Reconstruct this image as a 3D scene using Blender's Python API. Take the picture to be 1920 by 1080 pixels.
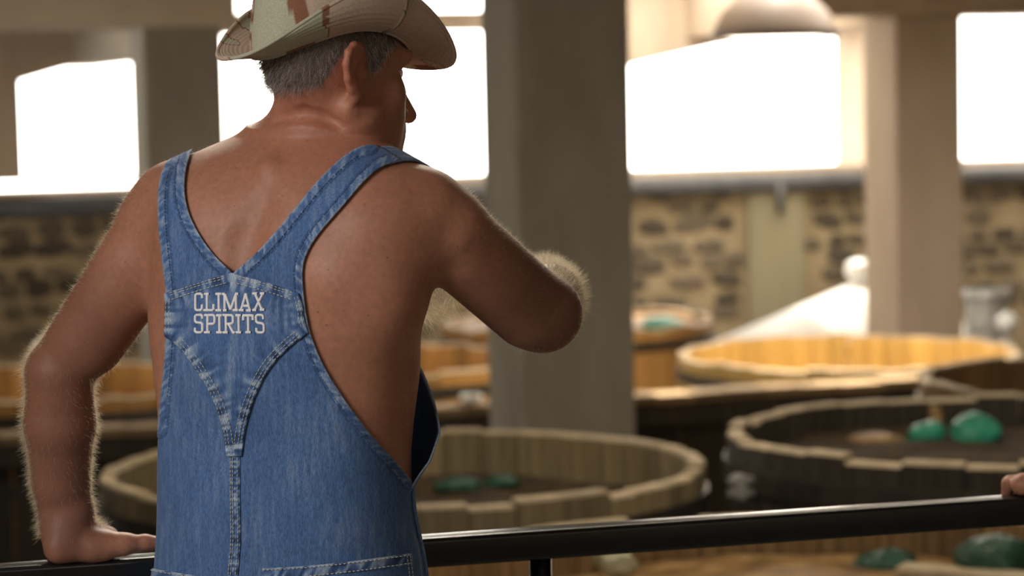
import bpy, bmesh, math, random
import numpy as np
from mathutils import Vector, Matrix, Euler
from mathutils.geometry import delaunay_2d_cdt

# ------------------------------------------------------------------ scene, camera, sky, light, exposure
for o in list(bpy.data.objects):
    bpy.data.objects.remove(o)
SC = bpy.context.scene
COL = SC.collection
F_PX = 4533.0
EYE = Vector((0.0, 0.0, 1.73))
PITCH = math.atan(365.0 / F_PX)
cam_d = bpy.data.cameras.new('camera')
cam_d.sensor_width = 36.0
cam_d.lens = F_PX / 1920 * 36.0
cam_d.clip_end = 200
cam_d.dof.use_dof = True
cam_d.dof.focus_distance = 3.36
cam_d.dof.aperture_fstop = 4.0
cam = bpy.data.objects.new('camera', cam_d)
COL.objects.link(cam)
CR = Matrix.Rotation(math.pi / 2 - PITCH, 3, 'X') @ Matrix.Rotation(math.radians(-1.2), 3, 'Z')
cam.matrix_world = Matrix.Translation(EYE) @ CR.to_4x4()
SC.camera = cam

world = bpy.data.worlds.new('world')
SC.world = world
world.use_nodes = True
bg = world.node_tree.nodes['Background']
bg.inputs['Color'].default_value = (1.0, 0.95, 0.86, 1)
bg.inputs['Strength'].default_value = 9.0

SC.view_settings.view_transform = 'Standard'
SC.view_settings.look = 'None'
SC.view_settings.gamma = 1.0
SC.view_settings.use_curve_mapping = False
SC.view_settings.exposure = 0.0

def area_light(name, loc, target, size, energy, color):
    l = bpy.data.lights.new(name, 'AREA')
    l.shape = 'RECTANGLE'; l.size, l.size_y = size; l.energy = energy; l.color = color
    o = bpy.data.objects.new(name, l); COL.objects.link(o)
    o.location = loc
    o.rotation_euler = (Vector(target) - Vector(loc)).to_track_quat('-Z', 'Y').to_euler()
    return o

sun_d = bpy.data.lights.new('sun', 'SUN')
sun_d.energy = 8.0; sun_d.angle = math.radians(1.5); sun_d.color = (1.0, 0.9, 0.72)
sun_o = bpy.data.objects.new('sun', sun_d); COL.objects.link(sun_o)
sun_o.rotation_euler = Vector((-0.10, -0.30, -0.9)).to_track_quat('-Z', 'Y').to_euler()
KEY = area_light('added_key_light', (-2.3, 0.8, 2.75), (-0.42, 3.35, 1.45), (1.6, 0.9), 86, (1.0, 0.96, 0.92))  # unseen area light added to brighten the man's back

for i_, (x_, y_, e_) in enumerate(((-0.7, 8.8, 30), (1.9, 8.4, 26), (0.7, 6.2, 22))):
    area_light('added_hall_light', (x_, y_, 2.9), (x_, y_, 0), (1.2, 0.5), e_, (1.0, 0.88, 0.66))  # unseen lights added above the near vats to brighten rims and mash
area_light('added_hall_light', (-0.5, 6.0, 2.85), (-0.3, 3.5, 1.35), (1.2, 0.4), 70, (1.0, 0.93, 0.8))  # unseen light added to rim the man's shoulders, arms and hair
area_light('added_hall_light', (-3.2, 14.5, 2.9), (-3.2, 15.5, 0), (1.2, 0.5), 45, (1.0, 0.88, 0.66))  # unseen light added to lift the left bay
area_light('added_hall_light', (1.6, 21.0, 2.9), (2.4, 23.5, 0), (1.2, 0.5), 75, (1.0, 0.88, 0.66))  # unseen light added to lift the right part of the back wall
area_light('added_rear_fill', (1.6, -2.0, 2.7), (-0.2, 3.4, 1.4), (1.6, 0.8), 12, (1.0, 0.92, 0.84))  # unseen fill added behind the camera for the man's dark side
rng = random.Random(7)
nrg = np.random.default_rng(11)

# ------------------------------------------------------------------ helpers
def npv(v):
    return np.array(v, dtype=np.float64)
CRN = np.array(CR)
EYEN = npv(EYE)

def ray(px, py):
    d = CRN @ np.array([(px - 960) / F_PX, (540 - py) / F_PX, -1.0])
    return d

def rays(P):                                    # (N,2) -> (N,3) unit-Y rays
    P = np.asarray(P, float)
    c = np.stack([(P[:, 0] - 960) / F_PX, (540 - P[:, 1]) / F_PX, -np.ones(len(P))], 1)
    return c @ CRN.T

def W(px, py, Y):                               # world point seen at a picture point at distance Y
    d = ray(px, py)
    return EYEN + d * (Y / d[1])

def tag(o, label=None, cat=None, group=None, kind=None):
    if label: o['label'] = label
    if cat: o['category'] = cat
    if group: o['group'] = group
    if kind: o['kind'] = kind
    return o

def empty(name, loc=(0, 0, 0), rz=0.0):
    o = bpy.data.objects.new(name, None)
    o.empty_display_size = 0.1
    COL.objects.link(o); o.location = loc; o.rotation_euler = (0, 0, rz)
    return o

def link(name, me, mat=None, parent=None, loc=None, rz=None):
    o = bpy.data.objects.new(name, me)
    COL.objects.link(o)
    if mat is not None and not me.materials:
        for m in (mat if isinstance(mat, (list, tuple)) else [mat]):
            me.materials.append(m)
    if parent is not None: o.parent = parent
    if loc is not None: o.location = loc
    if rz is not None: o.rotation_euler = (0, 0, rz)
    return o

def mesh_np(name, V, F, smooth=True):
    """V (N,3); F (M,3) or (M,4) arrays or a list of them"""
    me = bpy.data.meshes.new(name)
    Fs = F if isinstance(F, list) else [F]
    Fs = [np.asarray(f, np.int32) for f in Fs if len(f)]
    V = np.asarray(V, np.float32)
    me.vertices.add(len(V)); me.vertices.foreach_set('co', V.ravel())
    nl = sum(f.size for f in Fs); nf = sum(len(f) for f in Fs)
    me.loops.add(nl); me.polygons.add(nf)
    me.loops.foreach_set('vertex_index', np.concatenate([f.ravel() for f in Fs]))
    tot = np.concatenate([np.full(len(f), f.shape[1], np.int32) for f in Fs])
    start = np.concatenate([[0], np.cumsum(tot)[:-1]]).astype(np.int32)
    me.polygons.foreach_set('loop_start', start)
    me.polygons.foreach_set('loop_total', tot)
    me.polygons.foreach_set('use_smooth', np.full(nf, smooth))
    me.update(calc_edges=True)
    me.validate()
    return me

def bm_mesh(name, bm, smooth=False):
    me = bpy.data.meshes.new(name)
    bmesh.ops.recalc_face_normals(bm, faces=bm.faces)
    bm.to_mesh(me); bm.free()
    if smooth:
        for p in me.polygons: p.use_smooth = True
    return me

def add_box(bm, lo, hi, mat=None, bevel=0.0):
    c = [(a + b) / 2 for a, b in zip(lo, hi)]
    s = [abs(b - a) for a, b in zip(lo, hi)]
    M = Matrix.Translation(c) @ Matrix.Diagonal((*s, 1))
    if mat is not None: M = mat @ M
    r = bmesh.ops.create_cube(bm, size=1.0, matrix=M)
    if bevel:
        es = list({e for v in r['verts'] for e in v.link_edges})
        bmesh.ops.bevel(bm, geom=es, offset=bevel, segments=2, affect='EDGES', profile=0.6)

def lathe(profile, n=32, cap=False):
    """profile [(r,z)] -> V,F"""
    V = []; m = len(profile)
    for i in range(n):
        a = 2 * math.pi * i / n
        for r, z in profile:
            V.append((r * math.cos(a), r * math.sin(a), z))
    F = []
    for i in range(n):
        j = (i + 1) % n
        for k in range(m - 1):
            F.append((i * m + k, j * m + k, j * m + k + 1, i * m + k + 1))
    return np.array(V), np.array(F)

def tube(points, r, n=8, closed=False, up=(0, 0, 1)):
    P = np.asarray(points, float); m = len(P)
    r = np.full(m, r) if np.isscalar(r) else np.asarray(r, float)
    T = np.gradient(P, axis=0)
    if closed:
        T = np.roll(P, -1, 0) - np.roll(P, 1, 0)
    T /= np.linalg.norm(T, axis=1)[:, None] + 1e-12
    U = np.tile(np.array(up, float), (m, 1))
    bad = np.abs((U * T).sum(1)) > 0.95
    U[bad] = (1, 0, 0)
    A = np.cross(T, U); A /= np.linalg.norm(A, axis=1)[:, None] + 1e-12
    B = np.cross(A, T)
    an = np.arange(n) * 2 * math.pi / n
    V = (P[:, None] + r[:, None, None] * (np.cos(an)[None, :, None] * A[:, None] + np.sin(an)[None, :, None] * B[:, None])).reshape(-1, 3)
    F = []
    for i in range(m if closed else m - 1):
        i2 = (i + 1) % m
        for k in range(n):
            k2 = (k + 1) % n
            F.append((i * n + k, i * n + k2, i2 * n + k2, i2 * n + k))
    Fs = [np.array(F)]
    if not closed and n > 2:
        V = np.concatenate([V, P[:1], P[-1:]])
        c0, c1 = m * n, m * n + 1
        tri = [(c0, (k + 1) % n, k) for k in range(n)] + [(c1, (m - 1) * n + k, (m - 1) * n + (k + 1) % n) for k in range(n)]
        Fs.append(np.array(tri))
    return V, Fs

class Join:
    def __init__(s): s.V = []; s.F3 = []; s.F4 = []; s.n = 0
    def add(s, V, F):
        for f in (F if isinstance(F, list) else [F]):
            f = np.asarray(f)
            if len(f): (s.F3 if f.shape[1] == 3 else s.F4).append(f + s.n)
        s.V.append(np.asarray(V, float)); s.n += len(V)
    def mesh(s, name, smooth=True):
        F = []
        if s.F3: F.append(np.concatenate(s.F3))
        if s.F4: F.append(np.concatenate(s.F4))
        return mesh_np(name, np.concatenate(s.V), F, smooth)

def spline(P, n):                               # Catmull-Rom through P, n samples by arclength
    P = np.asarray(P, float)
    Q = np.vstack([2 * P[0] - P[1], P, 2 * P[-1] - P[-2]])
    out = []
    for i in range(1, len(Q) - 2):
        t = np.linspace(0, 1, 16, endpoint=False)[:, None]
        a, b, c, d = Q[i - 1], Q[i], Q[i + 1], Q[i + 2]
        out.append(0.5 * ((2 * b) + (-a + c) * t + (2 * a - 5 * b + 4 * c - d) * t ** 2 + (-a + 3 * b - 3 * c + d) * t ** 3))
    S = np.vstack(out + [P[-1:]])
    L = np.concatenate([[0], np.cumsum(np.linalg.norm(np.diff(S, axis=0), axis=1))])
    u = np.linspace(0, L[-1], n)
    return np.stack([np.interp(u, L, S[:, k]) for k in range(S.shape[1])], 1)

def resample(P, step):
    P = np.asarray(P, float)
    L = np.concatenate([[0], np.cumsum(np.linalg.norm(np.diff(P, axis=0), axis=1))])
    u = np.linspace(0, L[-1], max(2, int(round(L[-1] / step)) + 1))
    return np.stack([np.interp(u, L, P[:, k]) for k in range(P.shape[1])], 1)

# ------------------------------------------------------------------ materials
def new_mat(name):
    m = bpy.data.materials.new(name); m.use_nodes = True
    nt = m.node_tree; b = nt.nodes['Principled BSDF']
    return m, nt, b

def noise_col(nt, scale, stops, detail=5, stretch=(1, 1, 1), coord='Object', rough=0.6):
    tc = nt.nodes.new('ShaderNodeTexCoord'); mp = nt.nodes.new('ShaderNodeMapping')
    mp.inputs['Scale'].default_value = stretch
    nt.links.new(tc.outputs[coord], mp.inputs['Vector'])
    n = nt.nodes.new('ShaderNodeTexNoise')
    n.inputs['Scale'].default_value = scale; n.inputs['Detail'].default_value = detail; n.inputs['Roughness'].default_value = rough
    nt.links.new(mp.outputs['Vector'], n.inputs['Vector'])
    r = nt.nodes.new('ShaderNodeValToRGB')
    el = r.color_ramp.elements
    while len(el) < len(stops): el.new(0.5)
    for e, (p, c) in zip(el, stops):
        e.position = p; e.color = (*c, 1)
    nt.links.new(n.outputs['Fac'], r.inputs['Fac'])
    return r.outputs['Color'], n.outputs['Fac'], mp.outputs['Vector']

def bump(nt, b, fac, strength=0.3, dist=0.01):
    bp = nt.nodes.new('ShaderNodeBump')
    bp.inputs['Strength'].default_value = strength; bp.inputs['Distance'].default_value = dist
    nt.links.new(fac, bp.inputs['Height']); nt.links.new(bp.outputs['Normal'], b.inputs['Normal'])
    return bp

def mixc(nt, fac, a, b, mode='MIX'):
    m = nt.nodes.new('ShaderNodeMix'); m.data_type = 'RGBA'; m.blend_type = mode
    for key, v in (('Factor', fac), ('A', a), ('B', b)):
        s = [i for i in m.inputs if i.name == key and (i.type == 'RGBA' if key != 'Factor' else i.type == 'VALUE')][0]
        if hasattr(v, 'is_linked'): nt.links.new(v, s)
        elif isinstance(v, (tuple, list)): s.default_value = (*v, 1)
        else: s.default_value = v
    return [o for o in m.outputs if o.type == 'RGBA'][0]

def attr(nt, name):
    a = nt.nodes.new('ShaderNodeAttribute'); a.attribute_name = name
    return a.outputs['Fac']

def simple(name, stops, scale=6, rough=0.7, metal=0.0, bmp=0.0, stretch=(1, 1, 1), bd=0.01, rnd=0.0, detail=5):
    m, nt, b = new_mat(name)
    c, f, _ = noise_col(nt, scale, stops, stretch=stretch, detail=detail)
    if rnd:
        oi = nt.nodes.new('ShaderNodeObjectInfo')
        mr = nt.nodes.new('ShaderNodeMapRange')
        mr.inputs['To Min'].default_value = 1 - rnd; mr.inputs['To Max'].default_value = 1 + rnd
        nt.links.new(oi.outputs['Random'], mr.inputs['Value'])
        vm = nt.nodes.new('ShaderNodeVectorMath'); vm.operation = 'SCALE'
        nt.links.new(c, vm.inputs[0]); nt.links.new(mr.outputs['Result'], vm.inputs['Scale'])
        c = vm.outputs['Vector']
    nt.links.new(c, b.inputs['Base Color'])
    b.inputs['Roughness'].default_value = rough; b.inputs['Metallic'].default_value = metal
    if bmp: bump(nt, b, f, bmp, bd)
    return m

M = {}
M['concrete'] = simple('concrete', [(0.3, (0.27, 0.235, 0.185)), (0.7, (0.41, 0.36, 0.285))], 2.2, 0.9, bmp=0.25, stretch=(1, 1, 0.35), bd=0.01)
M['concrete_warm'] = simple('concrete_warm', [(0.3, (0.44, 0.34, 0.25)), (0.7, (0.58, 0.46, 0.34))], 2.0, 0.9, bmp=0.2, stretch=(1, 1, 0.3))
M['plaster'] = simple('mortar', [(0.3, (0.28, 0.21, 0.12)), (0.7, (0.39, 0.30, 0.18))], 3.0, 0.95, bmp=0.3)
M['pilaster'] = simple('pilaster_concrete', [(0.3, (0.25, 0.215, 0.13)), (0.7, (0.31, 0.265, 0.165))], 2.0, 0.9, stretch=(3, 3, 0.3))
M['stone'] = simple('rubble_stone', [(0.25, (0.085, 0.066, 0.045)), (0.6, (0.14, 0.107, 0.07)), (0.8, (0.21, 0.155, 0.095))], 5.0, 0.9, bmp=0.4, rnd=0.5)
M['floor'] = simple('platform_concrete', [(0.3, (0.20, 0.18, 0.15)), (0.7, (0.30, 0.27, 0.22))], 3.0, 0.85, bmp=0.2)
M['pit'] = simple('pit_floor', [(0.3, (0.05, 0.042, 0.03)), (0.7, (0.10, 0.08, 0.055))], 2.0, 0.8, bmp=0.2)
M['ceiling'] = simple('ceiling_concrete', [(0.3, (0.40, 0.34, 0.26)), (0.7, (0.52, 0.45, 0.35))], 1.5, 0.95, bmp=0.15)
M['pipe'] = simple('grey_pipe', [(0.3, (0.07, 0.07, 0.075)), (0.7, (0.12, 0.115, 0.11))], 4.0, 0.6)
M['steel'] = simple('stainless_steel', [(0.3, (0.5, 0.49, 0.47)), (0.7, (0.62, 0.61, 0.58))], 6.0, 0.5, metal=0.5)
M['hoop'] = simple('dark_hoop_steel', [(0.3, (0.035, 0.03, 0.026)), (0.7, (0.085, 0.07, 0.055))], 9.0, 0.55, metal=0.5, bmp=0.1)
M['white_paint'] = simple('white_paint', [(0.3, (0.86, 0.85, 0.82)), (0.7, (0.92, 0.91, 0.88))], 4.0, 0.4)
M['black_paint'] = simple('gloss_black_paint', [(0.3, (0.006, 0.006, 0.006)), (0.7, (0.012, 0.012, 0.012))], 60.0, 0.22, bmp=0.12, bd=0.002)

def wood(name, dark, mid, light, rnd=0.28):
    return simple(name, [(0.25, dark), (0.5, mid), (0.75, light)], 5.0, 0.75, bmp=0.25, stretch=(6, 6, 0.5), rnd=rnd)
WOODS = {
    'brown': wood('brown_stave_wood', (0.13, 0.075, 0.03), (0.24, 0.145, 0.06), (0.34, 0.215, 0.10)),
    'olive': wood('weathered_stave_wood', (0.15, 0.11, 0.055), (0.25, 0.19, 0.10), (0.33, 0.26, 0.15)),
    'dark': wood('dark_wet_stave_wood', (0.018, 0.015, 0.011), (0.038, 0.030, 0.021), (0.07, 0.055, 0.038)),
    'yellow': wood('new_yellow_stave_wood', (0.46, 0.28, 0.07), (0.61, 0.39, 0.11), (0.70, 0.48, 0.16), 0.16),
    'orange': wood('orange_stave_wood', (0.26, 0.12, 0.025), (0.40, 0.20, 0.05), (0.50, 0.27, 0.08)),
}
M['endgrain'] = simple('pale_stave_end', [(0.3, (0.48, 0.37, 0.24)), (0.7, (0.66, 0.54, 0.38))], 12.0, 0.8, bmp=0.2, rnd=0.2)
M['plank'] = wood('walkway_plank_wood', (0.20, 0.13, 0.065), (0.32, 0.22, 0.12), (0.42, 0.30, 0.17))
M['mash'] = simple('brown_mash', [(0.3, (0.12, 0.06, 0.018)), (0.52, (0.27, 0.15, 0.05)), (0.72, (0.45, 0.30, 0.13))], 7.0, 0.6, bmp=0.5, bd=0.03)
M['mash_dark'] = simple('dark_mash', [(0.3, (0.022, 0.013, 0.006)), (0.55, (0.05, 0.03, 0.012)), (0.8, (0.13, 0.08, 0.035))], 9.0, 0.95, bmp=0.5, bd=0.03)

def net_mat(name, c1, c2):
    m, nt, b = new_mat(name)
    c, f, vec = noise_col(nt, 5, [(0.3, c1), (0.75, c2)])
    v = nt.nodes.new('ShaderNodeTexVoronoi'); v.inputs['Scale'].default_value = 45
    v.feature = 'DISTANCE_TO_EDGE'
    nt.links.new(vec, v.inputs['Vector'])
    nt.links.new(c, b.inputs['Base Color']); b.inputs['Roughness'].default_value = 0.35
    bump(nt, b, v.outputs['Distance'], 0.6, 0.02)
    return m
M['green_net'] = net_mat('green_net', (0.01, 0.14, 0.085), (0.04, 0.40, 0.27))
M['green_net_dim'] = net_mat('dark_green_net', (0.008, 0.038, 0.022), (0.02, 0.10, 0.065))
M['clear_bag'] = net_mat('cloudy_plastic', (0.26, 0.26, 0.14), (0.52, 0.50, 0.33))

m, nt, b = new_mat('lamp_glow')
b.inputs['Base Color'].default_value = (0.9, 0.9, 0.85, 1)
b.inputs['Emission Color'].default_value = (1.0, 0.9, 0.72, 1); b.inputs['Emission Strength'].default_value = 9.0
M['glow'] = m
M['lamp_shade'] = simple('lamp_shade_metal', [(0.3, (0.20, 0.14, 0.10)), (0.7, (0.25, 0.18, 0.13))], 3, 0.5)

# skin
def skin_mat(name, c_lo, c_hi):
    m, nt, b = new_mat(name)
    c, f, vec = noise_col(nt, 9, [(0.3, c_lo), (0.7, c_hi)], detail=6)
    n2 = nt.nodes.new('ShaderNodeTexNoise'); n2.inputs['Scale'].default_value = 120; n2.inputs['Detail'].default_value = 3
    nt.links.new(vec, n2.inputs['Vector'])
    r2 = nt.nodes.new('ShaderNodeMapRange'); r2.inputs['From Min'].default_value = 0.25; r2.inputs['From Max'].default_value = 0.75
    r2.inputs['To Min'].default_value = 0.86; r2.inputs['To Max'].default_value = 1.12
    nt.links.new(n2.outputs['Fac'], r2.inputs['Value'])
    vm = nt.nodes.new('ShaderNodeVectorMath'); vm.operation = 'SCALE'
    nt.links.new(c, vm.inputs[0]); nt.links.new(r2.outputs['Result'], vm.inputs['Scale'])
    # freckles
    vo = nt.nodes.new('ShaderNodeTexVoronoi'); vo.inputs['Scale'].default_value = 42
    nt.links.new(vec, vo.inputs['Vector'])
    lt = nt.nodes.new('ShaderNodeMath'); lt.operation = 'LESS_THAN'; lt.inputs[1].default_value = 0.075
    nt.links.new(vo.outputs['Distance'], lt.inputs[0])
    ml = nt.nodes.new('ShaderNodeMath'); ml.operation = 'MULTIPLY'; ml.inputs[1].default_value = 0.45
    nt.links.new(lt.outputs[0], ml.inputs[0])
    col = mixc(nt, ml.outputs[0], vm.outputs['Vector'], (0.12, 0.045, 0.025))
    shadec = mixc(nt, attr(nt, 'tan'), col, (0.17, 0.072, 0.046))  # darker arms: shade put into the skin colour
    red = mixc(nt, attr(nt, 'flush'), shadec, (0.44, 0.14, 0.085))
    col2 = mixc(nt, attr(nt, 'hairmask'), red, (0.11, 0.10, 0.09))
    nt.links.new(col2, b.inputs['Base Color'])
    b.inputs['Roughness'].default_value = 0.5
    b.inputs['Specular IOR Level'].default_value = 0.4
    b.inputs['Subsurface Weight'].default_value = 0.12
    b.inputs['Subsurface Radius'].default_value = (0.012, 0.005, 0.003)
    b.inputs['Subsurface Scale'].default_value = 0.6
    n3 = nt.nodes.new('ShaderNodeTexNoise'); n3.inputs['Scale'].default_value = 420; n3.inputs['Detail'].default_value = 2
    nt.links.new(vec, n3.inputs['Vector'])
    bump(nt, b, n3.outputs['Fac'], 0.25, 0.0012)
    return m
M['skin'] = skin_mat('tanned_skin', (0.37, 0.160, 0.098), (0.47, 0.215, 0.135))

def denim_mat(name, dark, mid, light):
    m, nt, b = new_mat(name)
    c, f, vec = noise_col(nt, 7, [(0.3, tuple(x * 0.9 for x in mid)), (0.7, tuple(x * 1.1 for x in mid))], detail=4)
    mp = nt.nodes.new('ShaderNodeMapping'); mp.inputs['Scale'].default_value = (1, 1, 0.22)
    nt.links.new(vec, mp.inputs['Vector'])
    n2 = nt.nodes.new('ShaderNodeTexNoise'); n2.inputs['Scale'].default_value = 620; n2.inputs['Detail'].default_value = 3; n2.inputs['Roughness'].default_value = 0.7
    nt.links.new(mp.outputs['Vector'], n2.inputs['Vector'])
    r2 = nt.nodes.new('ShaderNodeMapRange'); r2.inputs['From Min'].default_value = 0.3; r2.inputs['From Max'].default_value = 0.7
    r2.inputs['To Min'].default_value = 0.6; r2.inputs['To Max'].default_value = 1.42
    nt.links.new(n2.outputs['Fac'], r2.inputs['Value'])
    w = attr(nt, 'wear')
    mr = nt.nodes.new('ShaderNodeMapRange'); mr.inputs['From Min'].default_value = 0.5; mr.inputs['From Max'].default_value = 1.0
    nt.links.new(w, mr.inputs['Value'])
    mr0 = nt.nodes.new('ShaderNodeMapRange'); mr0.inputs['From Min'].default_value = 0.5; mr0.inputs['From Max'].default_value = 0.0
    nt.links.new(w, mr0.inputs['Value'])
    c1 = mixc(nt, mr.outputs['Result'], c, light)
    c2 = mixc(nt, mr0.outputs['Result'], c1, dark)
    vm = nt.nodes.new('ShaderNodeVectorMath'); vm.operation = 'SCALE'
    nt.links.new(c2, vm.inputs[0]); nt.links.new(r2.outputs['Result'], vm.inputs['Scale'])
    nt.links.new(vm.outputs['Vector'], b.inputs['Base Color'])
    b.inputs['Roughness'].default_value = 0.85
    b.inputs['Specular IOR Level'].default_value = 0.2
    b.inputs['Sheen Weight'].default_value = 0.08
    bump(nt, b, n2.outputs['Fac'], 0.3, 0.001)
    return m
M['denim'] = denim_mat('blue_denim', (0.022, 0.045, 0.11), (0.078, 0.150, 0.325), (0.38, 0.47, 0.60))
M['thread'] = simple('pale_thread', [(0.3, (0.55, 0.54, 0.46)), (0.7, (0.68, 0.67, 0.58))], 40, 0.8)
M['white_thread'] = simple('white_embroidery', [(0.3, (0.80, 0.78, 0.80)), (0.7, (0.93, 0.91, 0.93))], 300, 0.6, bmp=0.4, bd=0.001)

# ------------------------------------------------------------------ the hall
TH = math.radians(17.5)
U2 = np.array([math.cos(TH), math.sin(TH)]); N2 = np.array([-math.sin(TH), math.cos(TH)])
BZ = TH

def struct(name, me, mat, loc=(0, 0, 0), rz=0.0, label=None):
    o = link(name, me, mat, None, loc, rz); o['kind'] = 'structure'
    if label: o['label'] = label
    return o

# platform floor (the men stand on it) and pit floor
bm = bmesh.new(); add_box(bm, (-7, -5, -0.25), (7, 4.18, 0.0))
fl = struct('floor', bm_mesh('floor', bm), M['floor'])
bm = bmesh.new(); add_box(bm, (-16, -5, -1.45), (18, 34, -1.25))
struct('floor.001', bm_mesh('pit_floor', bm), M['pit'])

# wall with windows: plane through WP0 along U2; local x = along wall, local y = depth away, z = height
WP0 = np.array([2.69, 25.0])
def wall_sz(px, py):
    d = ray(px, py)
    t = (N2 @ (WP0 - EYEN[:2])) / (N2 @ d[:2])
    p = EYEN + d * t
    return float(U2 @ (p[:2] - WP0)), float(p[2])
WT = 0.7
def prism(bm, poly, y0, y1):
    a = [bm.verts.new((s, y0, z)) for s, z in poly]; c = [bm.verts.new((s, y1, z)) for s, z in poly]
    bm.faces.new(a); bm.faces.new(c[::-1])
    n = len(poly)
    for i in range(n): bm.faces.new((a[i], c[i], c[(i + 1) % n], a[(i + 1) % n]))
SX = lambda px, py: wall_sz(px, py)[0]
sill_z = wall_sz(1300, 318)[1]
top_z = 3.3
S_L, S_R = SX(-1400, 300), SX(3300, 300)
e1a, e1b = SX(40, 240), SX(289, 240)
e2a, e2b = SX(335, 200), SX(985, 200)
e3a, e3b = SX(1110, 200), SX(1620, 200)
e4a, e4b = SX(1690, 200), SX(2250, 200)
bm = bmesh.new()
zb = -1.25
zslit0, zslit1 = wall_sz(150, 357)[1], wall_sz(150, 337)[1]
zw1 = wall_sz(150, 331)[1]
# solid below the sills
prism(bm, [(e1b, zb), (S_R, zb), (S_R, sill_z), (e1b, sill_z)], 0, WT)
prism(bm, [(S_L, zb), (e1b, zb), (e1b, zslit0), (S_L, zslit0)], 0, WT)
prism(bm, [(S_L, zslit1), (e1b, zslit1), (e1b, zw1), (S_L, zw1)], 0.25, 0.33)     # bar between window and slit
# piers
prism(bm, [(S_L, zw1), (e1a, zw1), (e1a, top_z), (S_L, top_z)], 0, WT)
prism(bm, [(e1b, zslit0), (e2a, zslit0), (e2a, top_z), (e1b, top_z)], 0, WT)
prism(bm, [(e2b, sill_z), (e3a, sill_z), (e3a, top_z), (e2b, top_z)], 0, WT)
prism(bm, [(e3b, sill_z), (e4a, sill_z), (e4a, top_z), (e3b, top_z)], 0, WT)
prism(bm, [(e4b, sill_z), (S_R, sill_z), (S_R, top_z), (e4b, top_z)], 0, WT)
# heads with sloping soffits
h1 = [wall_sz(40, 152), wall_sz(289, 80)]
prism(bm, [(e1a, h1[0][1]), (e1b, h1[1][1]), (e1b, top_z), (e1a, top_z)], 0, WT)
zh2 = wall_sz(700, 58)[1]; zh2b = wall_sz(830, 21)[1]
prism(bm, [(e2a, zh2), (e2b, zh2), (e2b, zh2b), (e2a, zh2b)], 0, WT)
prism(bm, [(e2a, zh2b + 0.35), (e2b, zh2b + 0.35), (e2b, top_z), (e2a, top_z)], 0, WT)
mid3 = wall_sz(1345, 84); r3 = wall_sz(1620, 52); l3 = wall_sz(1110, 140)
prism(bm, [(e3a, l3[1]), mid3, (mid3[0], top_z), (e3a, top_z)], 0, WT)
prism(bm, [mid3, (e3b, r3[1]), (e3b, top_z), (mid3[0], top_z)], 0, WT)
zh4 = wall_sz(1850, 30)[1]
prism(bm, [(e4a, zh4), (e4b, zh4), (e4b, top_z), (e4a, top_z)], 0, WT)
wall = struct('wall_back', bm_mesh('wall_back', bm), M['concrete_warm'], (WP0[0], WP0[1], 0), BZ, 'pale stone and concrete wall with long window openings')
# mortar face of the lower wall
bm = bmesh.new(); add_box(bm, (S_L, -0.02, zb), (S_R, 0.0, sill_z - 0.16))
link('mortar_face', bm_mesh('mortar_face', bm), M['plaster'], wall)
# pilaster under the sill
pa, pb = SX(1397, 450), SX(1500, 450)
bm = bmesh.new(); add_box(bm, (pa, -0.12, zb), (pb, 0.0, sill_z - 0.08), bevel=0.01)
link('pilaster', bm_mesh('pilaster', bm), M['pilaster'], wall)
# rubble stones
def stone_mesh(k):
    r = random.Random(100 + k)
    bm = bmesh.new(); bmesh.ops.create_icosphere(bm, subdivisions=1, radius=0.5)
    for v in bm.verts:
        v.co = Vector((max(-.42, min(.42, v.co.x * 1.15)) * r.uniform(.85, 1.12), v.co.y, max(-.42, min(.42, v.co.z * 1.15)) * r.uniform(.85, 1.12)))
    return bm_mesh('stone', bm)
SM = [stone_mesh(k) for k in range(7)]
for q in SM: q.materials.append(M['stone'])
nst = 0
z = sill_z - 0.30
row = 0
while z > -0.75:
    hrow = rng.uniform(0.15, 0.23)
    s = SX(-120, 450) + rng.uniform(0, 0.25)
    while s < SX(2080, 450):
        w = rng.uniform(0.22, 0.46)
        px = 960 + (s - SX(960, 450)) / (SX(1960, 450) - SX(960, 450)) * 1000
        vis = True
        if vis and not (pa - 0.1 < s + w / 2 < pb + 0.1) and rng.random() > (0.45 if px < 60 else 0.08) and nst < 295:
            o = link('stone', SM[rng.randrange(7)], None, wall)
            o.location = (s + w / 2, -0.02, z + hrow / 2 + rng.uniform(-.02, .02))
            o.scale = (w * rng.uniform(.9, 1.18), rng.uniform(.06, .11), hrow * rng.uniform(.95, 1.25))
            o.rotation_euler = (0, rng.uniform(-.18, .18), 0)
            nst += 1
        s += w
    z -= hrow; row += 1

# ceiling slab with unseen gaps added to light the far tank and yellow vat
def slab(name, s0, s1, d0, d1, z0=2.95, z1=3.2):
    bm = bmesh.new(); add_box(bm, (s0, d0, z0), (s1, d1, z1))
    struct(name, bm_mesh(name, bm), M['ceiling'], (0, 0, 0), BZ)
slab('ceiling', -9, 13, -6.0, 13.2)
slab('ceiling.001', -9, 5.6, 13.2, 24.6)
slab('ceiling.002', 5.6, 7.2, 15.0, 24.6)
slab('ceiling.003', 7.2, 11.2, 15.0, 19.9)
slab('ceiling.004', 7.2, 11.2, 22.7, 24.6)
slab('ceiling.007', 7.2, 7.6, 19.9, 22.7)
slab('ceiling.006', 8.4, 11.2, 13.2, 15.0)
slab('ceiling.005', 11.2, 13.0, 13.2, 24.6)
bm = bmesh.new(); add_box(bm, (-8, -5.6, -1.25), (9, -5.3, 3.2))
struct('wall_rear', bm_mesh('wall_rear', bm), M['concrete'])
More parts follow.
